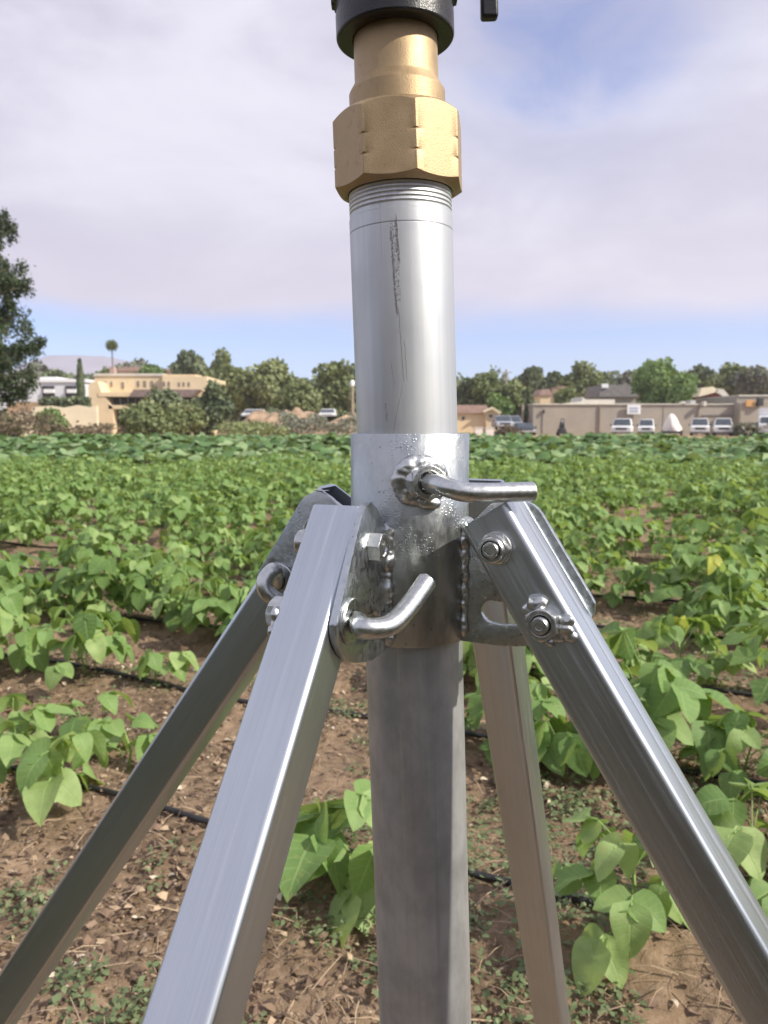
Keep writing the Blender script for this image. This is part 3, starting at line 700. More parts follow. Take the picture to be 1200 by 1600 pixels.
special = [
    (518, 1378, (7, 6, .23, .125, .15), 'bean plant with one large drooping heart shaped leaf, just left of the riser pipe foot', .3),
    (95, 1262, (31, 6, .24, .105, .2), 'small yellowish bean plant beside the black hose at the lower left', .6),
    (985, 1508, (33, 13, .29, .080, .2), 'young upright bean plant beside the hose between the two right hand legs', 1.4),
    (880, 1230, (35, 5, .23, .115, 0.), 'small bean plant showing between the two right hand legs above the litter', 2.),
    (1165, 1400, (36, 12, .30, .10, .15), 'bean plant with large folded leaves at the right edge beyond the front right leg', 2.5),
    (20, 1225, (37, 5, .20, .10, .15), 'thin bean plant cut by the left edge of the picture above the hose', 4.),
    (135, 1165, (41, 6, .20, .085, .2), 'low pale bean plant just beyond the yellowish one at the left', .9),
    (35, 1175, (42, 6, .22, .09, .15), 'small bean plant near the left edge between the two nearest hoses', 2.6),
    (245, 1085, (43, 5, .18, .08, .2), 'small bean plant on bare soil under the left rear leg', 3.3),
    (200, 1205, (38, 5, .22, .085, .12), 'little bean plant with two yellow leaves on weedy soil at left', 1.),
    (575, 1415, (39, 4, .17, .11, 0.), 'narrow leaved bean seedling partly hidden behind the riser pipe', 4.8)]
for px, py, (sd_, npt, H, S, lt), lab, rz in special:
    x, y = ground_at(px, py); put_bean(x, y, make_bean('bean', sd_, npt, H, S, LT_HI, lt, .8), 1., rz, lab); used.append((x, y))
# rows of plants: the nearest as things of their own, the rest as one crop
cand = []
rg = np.random.default_rng(5)
for k in range(-16, 34):
    s = -30.
    while s < 30:
        x = s; y = 1.66+.85*k-.45*x; s += .18+.05*rg.random()
        if (k < 1 and (y > .5 or y < -14 or abs(x) > 12 or (x*x+(y-.46)**2 < .8))) or (k >= 1 and (y < .9 or abs(x) > .95*y+2.2)) or y > 18.5: continue
        if k == 1 and (-.85 < x < .40): 
            if rg.random() < .86: continue
        if k == 2 and (-.3 < x < .25) and rg.random() < .45: continue
        cl_ = float(vn(np.array([x*.9, y*.9, 7.]), 1.))+.6*float(vn(np.array([x*2.6, y*2.6, 2.]), 1.))
        if rg.random() < (np.clip((.15 if y > 5 else .08)-1.1*cl_, .02, .8 if y > 4 else .25) if k > 0 else .30): continue
        cand.append((x+rg.normal(0, .03), y+rg.normal(0, .07), k))
def insight(x, y): return abs(x/y) < .53 and 1.1 < y
near = sorted([c for c in cand if c[2] > 0 and insight(c[0], c[1]) and all((c[0]-a)**2+(c[1]-b)**2 > .03 for a, b in used)], key=lambda c: c[1])
near_set = near[:292]; lim_y = near_set[-1][1]
for i, (x, y, k) in enumerate(near_set):
    put_bean(x, y, variants[i % 5 if y < 3.3 else (i % 12 if y < 4.5 else 5+i % 7)], (.78+.55*rg.random()), rg.random()*6.28,
             'leafy green bean plant growing among many alike in the crop rows behind the stand', 'bean plants in the crop rows')
def sow(plants, npet, H, size, T, mat, name, seed, light=0., label='', cat=''):
    rng = np.random.default_rng(seed); lib = []
    for i in range(6):
        pos, fwd, nrm, sz, ti, pet, stem = bean_leaves(rng, npet, H, size, light)
        lib.append((np.array(pos), np.array(fwd), np.array(nrm), np.array(sz), np.array(ti)))
    Ps, Fs, Ns, Ss, Ts = [], [], [], [], []
    for (x, y, k) in plants:
        a, b_, c_, d_, e_ = lib[rng.integers(6)]; th_ = rng.random()*6.28; R = np.array(((math.cos(th_), -math.sin(th_), 0), (math.sin(th_), math.cos(th_), 0), (0, 0, 1)))
        s = .75+.65*rng.random(); Ps.append(a@R.T*s+np.array((x, y, float(gz(x, y))))); Fs.append(b_@R.T); Ns.append(c_@R.T); Ss.append(d_*s); Ts.append(np.clip(e_+rng.normal(0, .08), 0, .93))
    V, F, A_ = place_leaves(T, np.concatenate(Ps), np.concatenate(Fs), np.concatenate(Ns), np.concatenate(Ss), np.concatenate(Ts), rng, .02)
    return tag(link(name, npmesh(name, V, F, True, A_, mat)), label, cat, None, 'stuff')
ns = set(id(c) for c in near_set)
rest = [c for c in cand if id(c) not in ns and all((c[0]-a)**2+(c[1]-b)**2 > .03 for a, b in used) and (c[1] > lim_y*.999 or not insight(c[0], c[1]))]
sow([c for c in rest if c[2] > 0], 20, .28, .070, LT_LO, M['bean'], 'bean_crop', 21, .0, 'dense green bean crop filling the middle of the field', 'bean crop')
sow([c for c in rest if c[2] < 1], 18, .42, .14, LT_LO, M['dark_crop'], 'added_rows_behind', 22, -.2, 'unseen rows of tall dark crop added behind the viewer to darken metal reflections', 'bean crop')  # unseen dark rows behind the camera, added so the metal mirrors dark ground
# squash beyond: broad grey-green leaves
rng = np.random.default_rng(8); n = 76000
yy = np.sqrt(rng.random(n)*(58**2-17**2)+17**2); xx = (rng.random(n)-.5)*1.85*yy
hum = vn(np.stack([xx*.55, yy*.42, 0*xx], -1))+.5*vn(np.stack([xx*1.3, yy*1.1, 0*xx], -1))
keep = (rng.random(n) < np.clip(.62+1.1*hum, .06, 1)) & (yy < 50-8.5*np.tanh(xx/4)+1.5*vn(np.stack([xx, 0*xx, 0*xx], -1), .4)); xx, yy = xx[keep], yy[keep]; n = len(xx)
hh = .10+.24*rng.random(n)+.62*np.clip(1.25*hum[keep], -.3, .5); hh = np.clip(hh, .05, .58)*np.interp(yy, [17, 20, 28, 40, 52], [.6, .95, 1.3, 1.1, .85])
az_ = rng.random(n)*6.28; til = rng.normal(0, .28, (n, 3)); til[:, 2] = 1; til[:, 1] -= .15
V, F, A_ = place_leaves(LT_RD, np.stack([xx, yy, gz(xx, yy)+hh], -1), np.stack([np.cos(az_), np.sin(az_), rng.normal(-.15, .2, n)], -1), til, .20+.20*rng.random(n)+.004*(yy-17), np.clip(rng.normal(.50, .34, n), 0, 1), rng, .0)
tag(link('squash_crop', npmesh('squash_crop', V, F, True, A_, M['squash'])), 'broad leaved dark green squash crop at the far end of the field', 'squash crop', None, 'stuff')
# drip hoses
hlab = ['black drip hose crossing the bare soil nearest to the stand', 'second black drip hose from the stand, beneath the sparse plants', 'third black drip hose from the stand, half under leaves', 'fourth black drip hose from the stand, seen in gaps of the crop', 'fifth black drip hose from the stand, deep in the crop']
for k in range(5):
    X_ = np.arange(-6-.5*k, 6+.5*k, .06); Y_ = 1.66+.85*k-.45*X_+.025*np.sin(X_*2.1+k)+.012*np.sin(X_*5.3+2*k)+.03; Z_ = soil_h(X_, Y_)
    Z_ = np.convolve(np.pad(Z_, 2, 'edge'), np.ones(5)/5, 'valid')+.013
    mb = MB(); mb.tube([(a, b_, c_) for a, b_, c_ in zip(X_, Y_, Z_) if b_ > .3], .0085, 10)
    tag(mb.build('drip_hose', M['hose'], None, smooth=True), hlab[k], 'hose', 'drip hoses along the crop rows')
# litter, clods, weeds on the soil
rng = np.random.default_rng(9)
def near_pts(n, y0, y1, pw=1.6):
    y = y0+(y1-y0)*rng.random(n)**pw; x = (rng.random(n)-.5)*1.35*(y+.25); return x, y
n = 62000; x, y = near_pts(n, .95, 6.5)
cl = vn(np.stack([x, y, 0*x], -1), 2.3)+.5*vn(np.stack([x, y, 0*x+5], -1), 7.); keep = rng.random(n) < np.clip(.5+1.7*cl, .05, 1); x, y = x[keep], y[keep]; n = len(x)
a_ = rng.random(n)*6.28; nr = rng.normal(0, .7, (n, 3)); nr[:, 2] = 1
CH = (np.array([(-.3, 0, 0), (.3, .05, .06), (.22, .55, .16), (-.24, .6, .05), (.0, 1., .0)]), np.array([(0, 1, 2), (0, 2, 3), (3, 2, 4)]), np.array([(0, 0), (1, 0), (1, .5), (0, .5), (.5, 1)]))
V, F, A_ = place_leaves(CH, np.stack([x, y, soil_h(x, y)+.003+.008*rng.random(n)], -1), np.stack([np.cos(a_), np.sin(a_), rng.normal(0, .25, n)], -1), nr, .006+.022*rng.random(n)**2, np.clip(rng.normal(.45, .3, n), 0, .97), rng, 0)
n2_ = 9000; x, y = near_pts(n2_, .95, 5.); a_ = rng.random(n2_)*6.28; nr = rng.normal(0, .3, (n2_, 3)); nr[:, 2] = 1
ST = (np.array([(-.012, 0, 0), (.012, 0, .01), (.014, .5, .09), (-.010, .5, .08), (.01, 1, 0), (-.008, 1, 0)]), np.array([(0, 1, 2, 3), (3, 2, 4, 5)]), np.array([(0, 0)]*6))
V2, F2, A2 = place_leaves(ST, np.stack([x, y, soil_h(x, y)+.006], -1), np.stack([np.cos(a_), np.sin(a_), rng.normal(0, .12, n2_)], -1), nr, .03+.07*rng.random(n2_)**2, np.where(rng.random(n2_) < .6, .7, .05)+.2*rng.random(n2_), rng, 0)
V2[:, 2] += .002
tag(link('leaf_litter', npmesh('leaf_litter', np.concatenate([V, V2]), [F, F2+len(V)], False, np.concatenate([A_, A2]), M['litter'])), 'dry brown leaf and straw litter scattered over the bare soil', 'litter', None, 'stuff')
bm = bmesh.new(); bmesh.ops.create_icosphere(bm, subdivisions=2, radius=.5); IV = np.array([v.co for v in bm.verts]); IF = np.array([[v.index for v in f.verts] for f in bm.faces]); bm.free()
n = 2600; x, y = near_pts(n, .95, 5.); a_ = rng.random(n)*6.28
s_ = .004+.016*rng.random(n)**3.5
V, F, A_ = place_leaves((IV*np.array((1, 1, .8)), IF, np.full((len(IV), 2), .5)), np.stack([x, y, soil_h(x, y)+.001], -1), np.stack([np.cos(a_), np.sin(a_), 0*a_], -1), rng.normal(0, .3, (n, 3))+np.array((0, 0, 1)), s_, rng.random(n), rng, 0)
V = V+.0025*np.stack([vn(V+3, 160.), vn(V+7, 160.), vn(V+11, 160.)], -1)
tag(link('soil_clods', npmesh('soil_clods', V, F, True, A_, M['pebble'])), 'small brown clods and pebbles lying on the soil', 'clods', None, 'stuff')
# low weeds: tiny rosettes in patches
pos, fw, nr, sz, ti = [], [], [], [], []
cnt = 0
while cnt < 3300:
    y = .95+(6.5-.95)*rng.random()**1.3; x = (rng.random()-.5)*1.35*(y+.25)
    if vn(np.array([x, y, 3.]), 2.6)+.6*vn(np.array([x, y, 9.]), 6.) < -.02+.1*rng.random(): continue
    cnt += 1; z = float(soil_h(np.array([x]), np.array([y]))[0]); nl = rng.integers(5, 15); hgt = .008+.035*rng.random(); tt = np.clip(rng.normal(.5, .22), 0, .93)
    for j in range(nl):
        a = rng.random()*6.28; r_ = .004+.03*rng.random()
        pos.append((x+r_*math.cos(a), y+r_*math.sin(a), z+hgt*rng.random()+.003)); fw.append((math.cos(a), math.sin(a), .3*rng.normal())); nr.append((rng.normal(0, .3), rng.normal(0, .3), 1)); sz.append(.007+.013*rng.random()); ti.append(tt+.08*rng.normal())
V, F, A_ = place_leaves(leaf_template(3, 4, .34, .1, .15), pos, fw, nr, sz, np.clip(ti, 0, .95), rng, .0)
tag(link('ground_weeds', npmesh('ground_weeds', V, F, True, A_, M['weed'])), 'small low weeds sprouting in patches on the soil', 'weeds', None, 'stuff')

# ------------------------------------------------------------ background
def tree(name, label, cat, px, pt, pb, wpx, d, mat, seed, n=3500, leaf=.42, group=None, trunk=True, shape=1., tb=None):
    rng = np.random.default_rng(seed)
    zt, zb = PZ(pt, d), PZ(pb, d); x = PX(px, d, (zt+zb)/2); w = wpx/1200*d; h = zt-zb; g0 = float(gz(x, d))
    o = empty(name, (x, d, g0)) if trunk else None
    bl = []; nb = 16+int(9*rng.random())
    for i in range(nb):
        q = (i+.5)/nb; zz = zb+h*(.16+.68*q); env = math.sin(math.pi*min(1, .18+.72*q*shape))**.8
        a = rng.random()*6.28; rr_ = w*.5*env*(.15+.68*rng.random())
        br = (.10+.13*rng.random()**1.5)*w*(.75+.5*env)*.95; zz += rng.normal(0, .05)*h
        bl.append((np.array((x+rr_*math.cos(a), d+rr_*math.sin(a)*.8, zz)), br, min(br*(.8+.4*rng.random()), h*.33)))
    for sx_ in (-1, 1): bl.append((np.array((x+sx_*w*.33, d+rng.normal(0, .1*w), zb+h*(.30+.25*rng.random()))), w*.19, min(w*.19, h*.28)))
    bl.append((np.array((x+rng.normal(0, .08)*w, d, zt-min(w*.2, h*.2))), w*.14, min(w*.15, h*.17)))
    bl.append((np.array((x, d, zb+h*.42)), w*.30, h*.32))
    wt = np.array([b[1]**2 for b in bl]); wt /= wt.sum()
    ch = rng.choice(len(bl), n, p=wt); dirs = rng.normal(0, 1, (n, 3)); dirs /= np.linalg.norm(dirs, axis=1)[:, None]
    rs = .55+.5*rng.random(n)**.6+.35*(rng.random(n) > .84)*rng.random(n)
    C = np.array([b[0] for b in bl])[ch]; R = np.array([(b[1], b[1], b[2]) for b in bl])[ch]
    lump = 1+.5*vn(C+dirs*R, 3./max(w, 1)*2.2)
    P = C+dirs*R*rs[:, None]*lump[:, None]
    tn = np.array([rng.normal(.5, .16) for _ in bl])[ch]+rng.normal(0, .12, n)+.3*vn(P, 1.1)
    V, F, A_ = place_leaves(QUAD, P, rng.normal(0, 1, (n, 3)), dirs+rng.normal(0, .5, (n, 3)), leaf*(.6+.8*rng.random(n)), np.clip(tn, 0, 1), rng, 0)
    off = np.array((x, d, g0)) if trunk else np.array((x, d, g0))
    if trunk:
        link('crown', npmesh('crown', V-off, F, False, A_, mat), None, o)
        mb = MB(); tr = max(.12, w*.035); c0 = np.array((0, 0, -.2)); c1 = np.array((rng.normal(0, .02)*w, 0, max(.4, (zb-g0)+h*.45)))
        mb.tube([c0, (c0+c1)/2+rng.normal(0, .02, 3)*w, c1], [tr, tr*.75, tr*.4], 8)
        for b in bl[:6]:
            e = (b[0]-off); s0 = c0+(c1-c0)*(.55+.3*rng.random()); mb.tube([s0, (s0+e)/2+np.array((0, 0, .04*h)), e], [tr*.4, tr*.25, tr*.08], 6)
        mb.build('trunk', M['bark'], o, smooth=True)
    else:
        o = link(name, npmesh(name, V-off, F, False, A_, mat)); o.location = (x, d, g0)
    return tag(o, label, cat, group)
TG = 'trees beyond the field'
# the tall tree at the left edge: hanging sprays of small dark leaves
def big_tree():
    rng = np.random.default_rng(3); d = 44.; x0 = PX(-129, d, 8); g0 = float(gz(x0, d)); o = empty('broadleaf_tree', (x0, d, g0))
    S = d/1200; lv = []; mb = MB()
    mb.tube([(0, 0, -.2), (.2, .1, 2.6), (-.1, 0, 5.5), (.2, 0, 9.)], [.42, .33, .24, .08], 12)
    ps, cs = [], []
    for i in range(150):
        q = rng.random(); z = PZ(650, d)-g0+q*(PZ(270, d)-PZ(650, d))
        R = S*(188 if True else 0)*np.interp(q, [0, .12, .3, .5, .75, .92, 1], [.70, .86, 1., .90, .78, .70, .50])
        a = rng.random()*6.28 if i % 3 else rng.normal(0, .5); r_ = R*(.45+.55*rng.random()**.5)
        tip = np.array((r_*math.cos(a), r_*math.sin(a)*.9, z)); s0 = np.array((.1*math.cos(a), .1*math.sin(a), max(1.5, z-.32*r_-.3)))
        s0[2] = min(s0[2], 10.); mid = (s0+tip)/2+np.array((0, 0, .3))
        mb.tube([s0, mid, tip], [.09, .05, .015], 5)
        for j in range(7):
            c = tip+(mid-tip)*rng.random()*.75+rng.normal(0, .26, 3); cs.append((c, .17+.22*rng.random(), rng.normal(.45, .2)))
    n = 85; P, F_, N_, Sz, T_ = [], [], [], [], []
    for c, r_, t in cs:
        q = rng.normal(0, 1, (n, 3))*np.array((1, 1, 1.25))*r_*.62+c; P.append(q); T_.append(np.clip(t+rng.normal(0, .15, n), 0, 1))
    P = np.concatenate(P); T_ = np.concatenate(T_); k = len(P)
    fd = rng.normal(0, .6, (k, 3)); fd[:, 2] -= .5
    V, F, A_ = place_leaves(LT_LO, P, fd, rng.normal(0, 1, (k, 3))+np.array((0, 0, .5)), .11+.09*rng.random(k), T_, rng, 0)
    link('crown', npmesh('crown', V, F, False, A_, M['tree_dark2']), None, o); mb.build('trunk', M['bark'], o, smooth=True)
    tag(o, 'tall dark broadleaf tree with loose hanging sprays, cut by the left edge', 'tree')
M['tree_dark2'] = leaf_mat('spray_foliage', (.025, .04, .018), (.05, .075, .032), (.11, .145, .065), None, .2, .55)
big_tree()
O, D, G, Y_ = M['tree_olive'], M['tree_dark'], M['tree_green'], M['tree_grey']
TL = [  # px, top, bottom, width, distance, mat, leaves, leaf size, label
 (52, 568, 606, 46, 165, Y_, 2200, .8, 'greyish tree behind the white building, nearest the left edge'),
 (88, 580, 600, 36, 160, D, 1500, .7, 'low dark tree just left of the slim cypress top, behind the white building'),
 (214, 567, 592, 62, 165, Y_, 2200, .8, 'grey green tree rising behind the left half of the cream apartment roof'),
 (240, 574, 592, 42, 150, G, 1500, .7, 'fresh green shrubby tree crown just above the middle of the cream roof'),
 (166, 577, 592, 30, 150, O, 900, .6, 'small olive tree crown at the left end of the cream roof, under the palm'),
 (298, 552, 600, 58, 150, D, 3200, .7, 'dark rounded tree behind the right end of the cream apartment building'),
 (350, 553, 625, 62, 140, O, 3600, .65, 'dark olive tree with a small peak, second right of the cream building'),
 (382, 580, 650, 70, 120, O, 3600, .55, 'dusty brown green tree between the peaked tree and the large olive tree'),
 (424, 558, 655, 92, 118, O, 5200, .55, 'large olive green tree standing left of the pipe above the tan bank'),
 (470, 590, 662, 62, 112, O, 3200, .5, 'mid height olive tree filling the dip left of the pipe'),
 (522, 561, 660, 78, 115, O, 4800, .55, 'large olive tree beside the lamp post, touching the left of the pipe'),
 (552, 570, 655, 40, 130, D, 2000, .6, 'dark tree directly behind the lamp post at the pipe'),
 (332, 598, 676, 66, 88, D, 4200, .42, 'dark green rounded tree standing right in front of the cream building end'),
 (727, 588, 650, 46, 120, D, 2600, .5, 'dark tree hard against the right side of the pipe'),
 (762, 580, 645, 56, 118, O, 3800, .5, 'dusty olive tree behind the tan roofed house, right of the pipe'),
 (800, 592, 660, 52, 108, O, 3600, .45, 'feathery olive tree standing over the parked dark cars'),
 (778, 612, 664, 40, 104, G, 2200, .42, 'yellow green low tree at the right end of the tan house'),
 (824, 606, 672, 28, 100, D, 2000, .4, 'narrow dark tree at the left corner of the grey warehouse'),
 (830, 572, 612, 38, 150, D, 2200, .65, 'dark tree with a broken top left of the beige rooftops'),
 (866, 583, 616, 40, 150, D, 2200, .65, 'round dark tree directly behind the beige rooftops'),
 (908, 572, 632, 56, 135, O, 3200, .6, 'grey green tree behind the warehouse, left of the grey roof'),
 (938, 584, 628, 40, 140, D, 2200, .6, 'dark tree touching the left end of the grey roof'),
 (984, 583, 622, 48, 150, Y_, 2200, .7, 'hazy grey tree between the grey roof and the bright round tree'),
 (884, 606, 632, 34, 112, O, 1600, .45, 'low olive shrub tree peeping over the warehouse left end'),
 (1036, 564, 632, 92, 112, G, 6500, .5, 'bright green round tree standing above the middle of the warehouse'),
 (1098, 572, 618, 52, 150, D, 2600, .65, 'dark tree behind the red gable'),
 (1140, 568, 622, 70, 140, O, 3800, .62, 'wide olive tree right of the red gable'),
 (1184, 570, 625, 56, 135, Y_, 3200, .6, 'tall grey green tree above the warehouse near the right edge'),
 (1235, 565, 630, 70, 135, D, 2800, .6, 'dark tree beyond the right edge of the warehouse row'),
]
for i, (px, pt, pb, w_, d_, mt, n_, ls, lab) in enumerate(TL):
    tree('broadleaf_tree', lab, 'tree', px, pt, pb, w_, d_, mt, 50+i, n_, ls*.8, TG)
BL = [(232, 627, 682, 84, 82, O, 4200, .32, 'olive green rounded bush in front of the cream building porch'),
      (284, 634, 682, 74, 84, O, 3800, .32, 'dull green bush right of the porch, beside the dark rounded tree'),
      (262, 608, 660, 56, 92, D, 2600, .36, 'darker bush half hidden behind the olive bushes at the porch'),
      (78, 640, 676, 48, 84, G, 2200, .3, 'pale green bush in front of the cream garden wall at left'),
      (12, 652, 682, 40, 80, O, 1600, .3, 'low bush at the left edge under the tall tree'),
      (455, 650, 684, 46, 90, O, 1700, .3, 'scrubby green bush on the tan bank, left of its middle gap'),
      (497, 652, 684, 32, 92, O, 1300, .3, 'small scrubby bush on the tan bank below the white car'),
      (430, 640, 662, 54, 104, D, 1700, .36, 'dark bush on top of the tan bank right of the parked white van'),
      (536, 645, 672, 36, 100, D, 1300, .36, 'dark shrub on the bank close to the lamp post')]
for i, (px, pt, pb, w_, d_, mt, n_, ls, lab) in enumerate(BL):
    tree('bush', lab, 'bush', px, pt, pb, w_, d_, mt, 120+i, n_, ls, 'bushes at the far edge of the field', trunk=False)
mass_later = 1
# hedge by the white building, dry brush strip, far woods
def mass(name, x0, x1, pt, pb, d, mat, n, leaf, seed, label, cat, kind=None, amp=.5, dd=1.5):
    rng = np.random.default_rng(seed); a = PX(x0, abs(d), 1); b_ = PX(x1, abs(d), 1); x = a+(b_-a)*rng.random(n)
    zt, zb = PZ(pt, abs(d)), PZ(pb, abs(d)); top = zt+(zt-zb)*amp*(fbm(np.stack([x, 0*x, 0*x+seed], -1), .35, 3))
    z = zb+(top-zb)*rng.random(n)**.7; y = d+rng.normal(0, dd, n)
    V, F, A_ = place_leaves(QUAD, np.stack([x, y, z], -1), rng.normal(0, 1, (n, 3)), rng.normal(0, 1, (n, 3))+np.array((0, -.4, .6)), leaf*(.6+.8*rng.random(n)), np.clip(.5+.5*vn(np.stack([x, y, z], -1), .9)+rng.normal(0, .15, n), 0, 1), rng, 0)
    return tag(link(name, npmesh(name, V, F, False, A_, mat)), label, cat, None, kind)
mass('clipped_hedge', 68, 140, 624, 638, 101, M['tree_dark'], 2400, .35, 31, 'dark clipped hedge in front of the white building under the cypress', 'hedge', None, .12, .4)
mass('dry_brush', -40, 172, 668, 686, 76, M['brush'], 2000, .24, 32, 'brown dry brush strip along the far left edge of the field', 'brush', 'stuff', 2.4, 2.6)
mass('far_woods', -60, 1290, 594, 668, 190, M['tree_dark'], 26000, 1.0, 33, 'distant belt of trees closing the view behind the buildings', 'woods', 'stuff', .35, 6)
mass('dry_grass', 330, 1260, 684, 690, 50, M['brush'], 5000, .10, 34, 'short dry grass fringe beyond the far edge of the crop', 'dry grass', 'stuff', .8, 2.5)
mass('added_woods_behind', -2000, 3200, 430, 690, -38, M['tree_olive'], 26000, .8, 35, 'unseen belt of trees added behind the viewer for the metal to reflect', 'woods', 'stuff', .35, 3)  # unseen trees, added to lower the horizon brightness reflected in pipe and collar

for j_, (a_0, a_1, t_, b_, d_, m_, n_) in enumerate(((352, 450, 662, 682, 79, O, 1100), (440, 560, 655, 678, 84, Y_, 1500))):
    mass('bank_scrub', a_0, a_1, t_, b_, d_, m_, n_, .24, 61+j_, ['low olive scrub on the near left of the tan bank', 'greyish scrub over the right half of the tan bank'][j_], 'scrub', 'stuff', 1.6, 2.5)
# cypress and palm
def cypress():
    d = 103.; rng = np.random.default_rng(6); x = PX(126, d, 6); zt, zb = PZ(563, d), PZ(634, d); g0 = float(gz(x, d)); o = empty('cypress_tree', (x, d, g0)); n = 2600
    q = rng.random(n); a = rng.random(n)*6.28; R = .62*np.sin(np.pi*np.clip(.12+.86*q, 0, 1))**.6*(1-q*.55)*(.5+.5*rng.random(n)**.4)
    V, F, A_ = place_leaves(QUAD, np.stack([R*np.cos(a), R*np.sin(a), zb-g0+(zt-zb)*q], -1), np.stack([rng.normal(0, .3, n), rng.normal(0, .3, n), np.ones(n)], -1), np.stack([np.cos(a), np.sin(a), 0*a], -1)+rng.normal(0, .3, (n, 3)), .26*(.6+.8*rng.random(n)), np.clip(rng.normal(.45, .2, n), 0, 1), rng, 0)
    link('crown', npmesh('crown', V, F, False, A_, M['tree_dark']), None, o)
    mb = MB(); mb.tube([(0, 0, -.2), (0, 0, (zb-g0)+2)], [.16, .06], 8); mb.build('trunk', M['bark'], o, smooth=True)
    tag(o, 'slim dark pointed cypress standing left of the cream apartment building', 'tree')
cypress()
def palm():
    d = 170.; rng = np.random.default_rng(7); x = PX(175.5, d, 15); zc = PZ(541, d); g0 = float(gz(x, d)); o = empty('palm_tree', (x, d, g0)); mb = MB()
    mb.tube([(0, 0, -.2), (.1, 0, (zc-g0)*.5), (0, 0, zc-g0)], [.28, .17, .14], 8); mb.build('trunk', M['bark'], o, smooth=True)
    P, Fw, Nn = [], [], []; n = 620
    for i in range(n):
        v_ = rng.normal(0, 1, 3); v_ /= np.linalg.norm(v_); 
        if v_[2] < -.85: continue
        P.append(v_*np.array((.3, .3, .3))+np.array((0, 0, zc-g0+.1))); Fw.append(v_*np.array((1, 1, 1.15))); Nn.append(rng.normal(0, 1, 3))
    P = np.array(P); k = len(P)
    V, F, A_ = place_leaves(leaf_template(3, 4, .09, .1, .2), P, Fw, Nn, .8+.5*rng.random(k), np.clip(rng.normal(.5, .2, k), 0, 1), rng, 0)
    link('crown', npmesh('crown', V, F, False, A_, M['tree_olive']), None, o)
    tag(o, 'tall thin palm with a round head rising above the cream apartment roof', 'palm tree')
palm()

class Bld:
    """a building front: boxes given by pixels at a distance, real depth behind"""
    def __init__(s, name, label, cat, px, d): s.d = d; s.x0 = PX(px, d, 2); s.o = empty(name, (s.x0, d, 0)); tag(s.o, label, cat)
    def box(s, name, mat, px0, px1, pt, pb, dep=8., off=0., parent=None, bevel=0.):
        d = s.d+off; a, b_ = PX(px0, d, 2), PX(px1, d, 2); zt, zb = PZ(pt, d), PZ(pb, d)
        mb = MB(); mb.box(((a+b_)/2-s.x0, off+dep/2, (zt+zb)/2), (b_-a, dep, zt-zb)); return mb.build(name, mat, parent or s.o, auto=30)
    def poly(s, name, mat, pts, dep, off=0., parent=None):
        d = s.d+off; Q = [(PX(px, d, 2)-s.x0, off, PZ(py, d)) for px, py in pts]; n = len(Q)
        mb = MB(); mb.add(Q+[(a, b_+dep, c_) for a, b_, c_ in Q], [tuple(range(n)), tuple(range(2*n-1, n-1, -1))]+[(i, (i+1) % n, n+(i+1) % n, n+i) for i in range(n)])
        o = mb.build(name, mat, parent or s.o, auto=30); bm = bmesh.new(); bm.from_mesh(o.data); bmesh.ops.recalc_face_normals(bm, faces=bm.faces); bm.to_mesh(o.data); bm.free(); return o
    def win(s, px0, px1, pt, pb, off=0., mat='shade'):
        w = s.box('window', M['trim'], px0-.35, px1+.35, pt-.4, pb+.4, .10, off-.06); s.box('pane', M[mat], px0, px1, pt, pb, .06, off-.10, w)
# white building at far left
b = Bld('white_building', 'low white building with dark garage openings behind the hedge at left', 'building', 60, 125)
b.box('wall', M['white'], -30, 135, 596, 640, 14); b.box('roof', M['paint'], -32, 137, 592, 597, 14.6, -.3)
b.box('parapet', M['paint'], 42, 92, 589, 592.2, 5, .2)
for a, c in ((22, 45), (68, 87), (104, 121)):
    w = b.box('garage_opening', M['dark'], a, c, 603, 624, .3, -.12); b.box('awning', M['paint'], a+2, c-1, 608, 614, .4, -.55, w) if a > 50 else None
# brown bank and cream garden wall
b = Bld('garden_wall', 'long pale cream garden wall with scalloped top at left, below the hedge', 'wall', 90, 96)
b.poly('wall_panel', M['cream2'], [(18, 686), (18, 648), (48, 645), (52, 636), (80, 634), (100, 637), (122, 633), (140, 636), (152, 634), (152, 686)], .4)
b.box('coping', M['trim'], 17, 52, 644.8, 647, .6, -.1)
b = Bld('brown_shed', 'low brown roofed shed between the tall left tree and the white building', 'shed', 38, 104)
b.box('wall', M['cream2'], 14, 62, 644, 668, 4); b.poly('roof', M['orange2'] if 'orange2' in M else M['tan_dirt'], [(10, 645), (14, 628), (60, 628), (66, 645)], 5, -.4)
# cream apartment building
b = Bld('apartment_building', 'cream flat roofed apartment building with rows of small windows and a brown terrace roof', 'building', 230, 112)
b.box('wall', M['cream'], 150, 256, 587, 686, 14, 0); b.box('wing', M['cream'], 255.6, 325, 588, 686, 13, -1.2)
b.box('parapet', M['trim'], 149, 258, 583.5, 587.3, 14.4, -.2); b.box('parapet', M['cream'], 256, 308, 585, 588.3, 8, -.9)
b.poly('stair_wall', M['cream'], [(140, 686), (140, 604), (146, 597), (155, 596), (160, 612), (177, 638), (177, 686)], 3.4, -3.4)
b.box('balcony_slab', M['cream'], 155, 206, 613, 619.5, 3.6, -3.5)
b.poly('terrace_roof', M['terrace'], [(203, 620), (210, 608.5), (312, 608.5), (300, 620)], 3.4, -3.6)
b.box('gallery', M['dark'], 160, 300, 620, 633, .3, -1.6); b.box('gallery_floor', M['cream'], 170, 300, 633, 639, 3.2, -3.4)
b.box('porch', M['dark'], 177, 206, 640, 667, .4, -1.8); b.box('porch_post', M['cream'], 206, 210, 639, 686, .5, -3.2)
for k in range(11): b.box('railing_post', M['wood'], 164+12*k, 165.2+12*k, 622, 633, .15, -2.2)
for px in (157.5, 167.5, 176.5): b.win(px-1.6, px+1.6, 596, 604)
